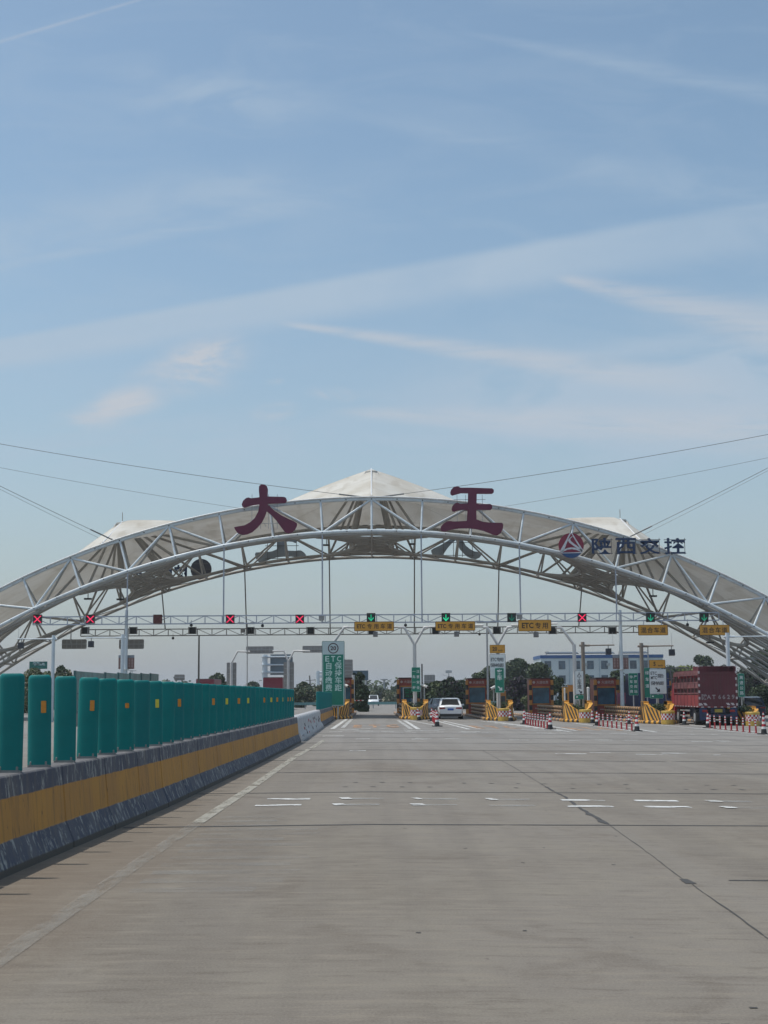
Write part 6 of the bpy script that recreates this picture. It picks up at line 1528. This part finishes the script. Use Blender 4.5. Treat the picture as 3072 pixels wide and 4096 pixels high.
far_truck(784, 857, 2717, 191, 'dark red truck roof above the panels, the left one'); far_truck(1052, 1130, 2711, 176, 'dark red truck roof above the panels, the right one')
# dark blue truck ahead of the red one
root = thing('box_truck', 'dark blue truck ahead of the red truck, mostly hidden', 'truck', (20.9, 106.5, gz(20.9))); b = MB(); b.box(19.75, 22.05, 106.5, 112, .3, 3.2); b.build('cargo_box', mat('deep_blue', (.012, .03, .10), .5, 0, .1, 1), root); b = MB(); b.box(19.9, 21.9, 112.3, 114, .2, 2.6); b.build('cab', mat('deep_blue', (.012, .03, .10), .5), root)
b = MB()
for y in (107.5, 110.8): b.tube([(19.8, y, .15), (20.2, y, .15)], .5, 12); b.tube([(21.6, y, .15), (22.0, y, .15)], .5, 12)
b.build('wheels', rubber, root)
# steel height ladder frame left of the truck
x = XX(2684, 99); root = thing('height_frame', 'grey steel ladder frame between the mixed lane sign and truck', 'frame', (x, 99, gz(x))); b = MB()
for s in (-1, 1): b.bar((x + s * .3, 99, gz(x)), (x + s * .2 - .2, 99, ZZ(2684, 2672, 99)), .08)
for k in range(7): z = .2 + k * .5; b.bar((x - .35, 99, z), (x + .25, 99, z), .05)
b.bar((x - .5, 99, ZZ(2684, 2672, 99)), (x + 1.3, 99, ZZ(2684, 2672, 99)), .08); b.build('ladder', mat('frame_grey', (.14, .16, .17), .5), root)
# pink notice panel by the van and pavement clutter seen through the gaps
p = P(2487, 2812, 112); root = thing('notice_banner', 'small pink notice banner beside the silver van', 'banner', (p.x, 112, gz(p.x))); b = MB(); b.box(p.x - .35, p.x + .35, 112, 112.03, .9, 1.75); b.build('sheet', mat('pink_sheet', (.55, .18, .24), .6), root); b = MB(); b.bar((p.x - .35, 112.05, gz(p.x)), (p.x - .35, 112.05, 1.8), .04); b.bar((p.x + .35, 112.05, gz(p.x)), (p.x + .35, 112.05, 1.8), .04); b.build('post', grey_steel, root)
# far building roofs on the left horizon

# ------------------------------------------------------------------ summer haze
hz = MB(); hz.box(-2600, 2600, -320, 3600, -3.0, 40.0); hm = bpy.data.materials.new('haze_air'); hm.use_nodes = True; ht = hm.node_tree; ht.nodes.clear()
pv = nd(ht, 'ShaderNodeVolumePrincipled'); pv.inputs['Color'].default_value = (.86, .90, .96, 1); pv.inputs['Density'].default_value = .00028; pv.inputs['Anisotropy'].default_value = .2
ho = nd(ht, 'ShaderNodeOutputMaterial'); ht.links.new(pv.outputs[0], ho.inputs['Volume'])
o = hz.build('haze', hm); o['kind'] = 'stuff'; o['label'] = 'thin summer haze over the whole plaza'

# small dark floodlights on the bracing, tiny domes under the gantries
for i, (px, py, Y, t_) in enumerate(((352, 2395, 110, 'below the left peak'), (482, 2397, 112, 'by the left column top'), (1306, 2180, 118, 'left of the centre bracing'), (1648, 2176, 118, 'right of the centre bracing'), (2612, 2384, 110, 'below the right peak'), (2172, 2212, 117, 'right of the crimson three bar character'), (2840, 2570, 112, 'under the right mixed lane sign'))):
    p = P(px, py, Y); root = thing('flood_light', 'small black floodlight on the arch bracing ' + t_, 'floodlight', p, 'floodlights on the arch bracing')
    b = MB(); b.box(p.x - .28, p.x + .28, Y - .2, Y + .2, p.z - .07, p.z + .05); b.build('housing', black, root); b = MB(); b.bar((p.x, Y, p.z), (p.x, Y, p.z + .55), .06); b.build('bracket', dark_steel, root)
for i, (px, py, Y) in enumerate(((692, 2552, 126), (1006, 2530, 126), (1918, 2536, 126), (765, 2500, YF), (1050, 2502, YF), (1622, 2500, YF), (2750, 2498, YF))):
    p = P(px, py, Y); root = thing('dome_camera', f'tiny dark dome camera hanging under a signal gantry, {ORD[i]} of seven', 'camera', p, 'dome cameras under the gantries')
    b = MB(); b.lathe([(.02, -.14), (.10, -.10), (.12, .0), (.08, .10)], p.x, Y, 8, z0=p.z); b.build('dome', black, root); b = MB(); b.tube([(p.x, Y, p.z + .08), (p.x, Y, p.z + .38)], .02, 5); b.build('stem', dark_steel, root)
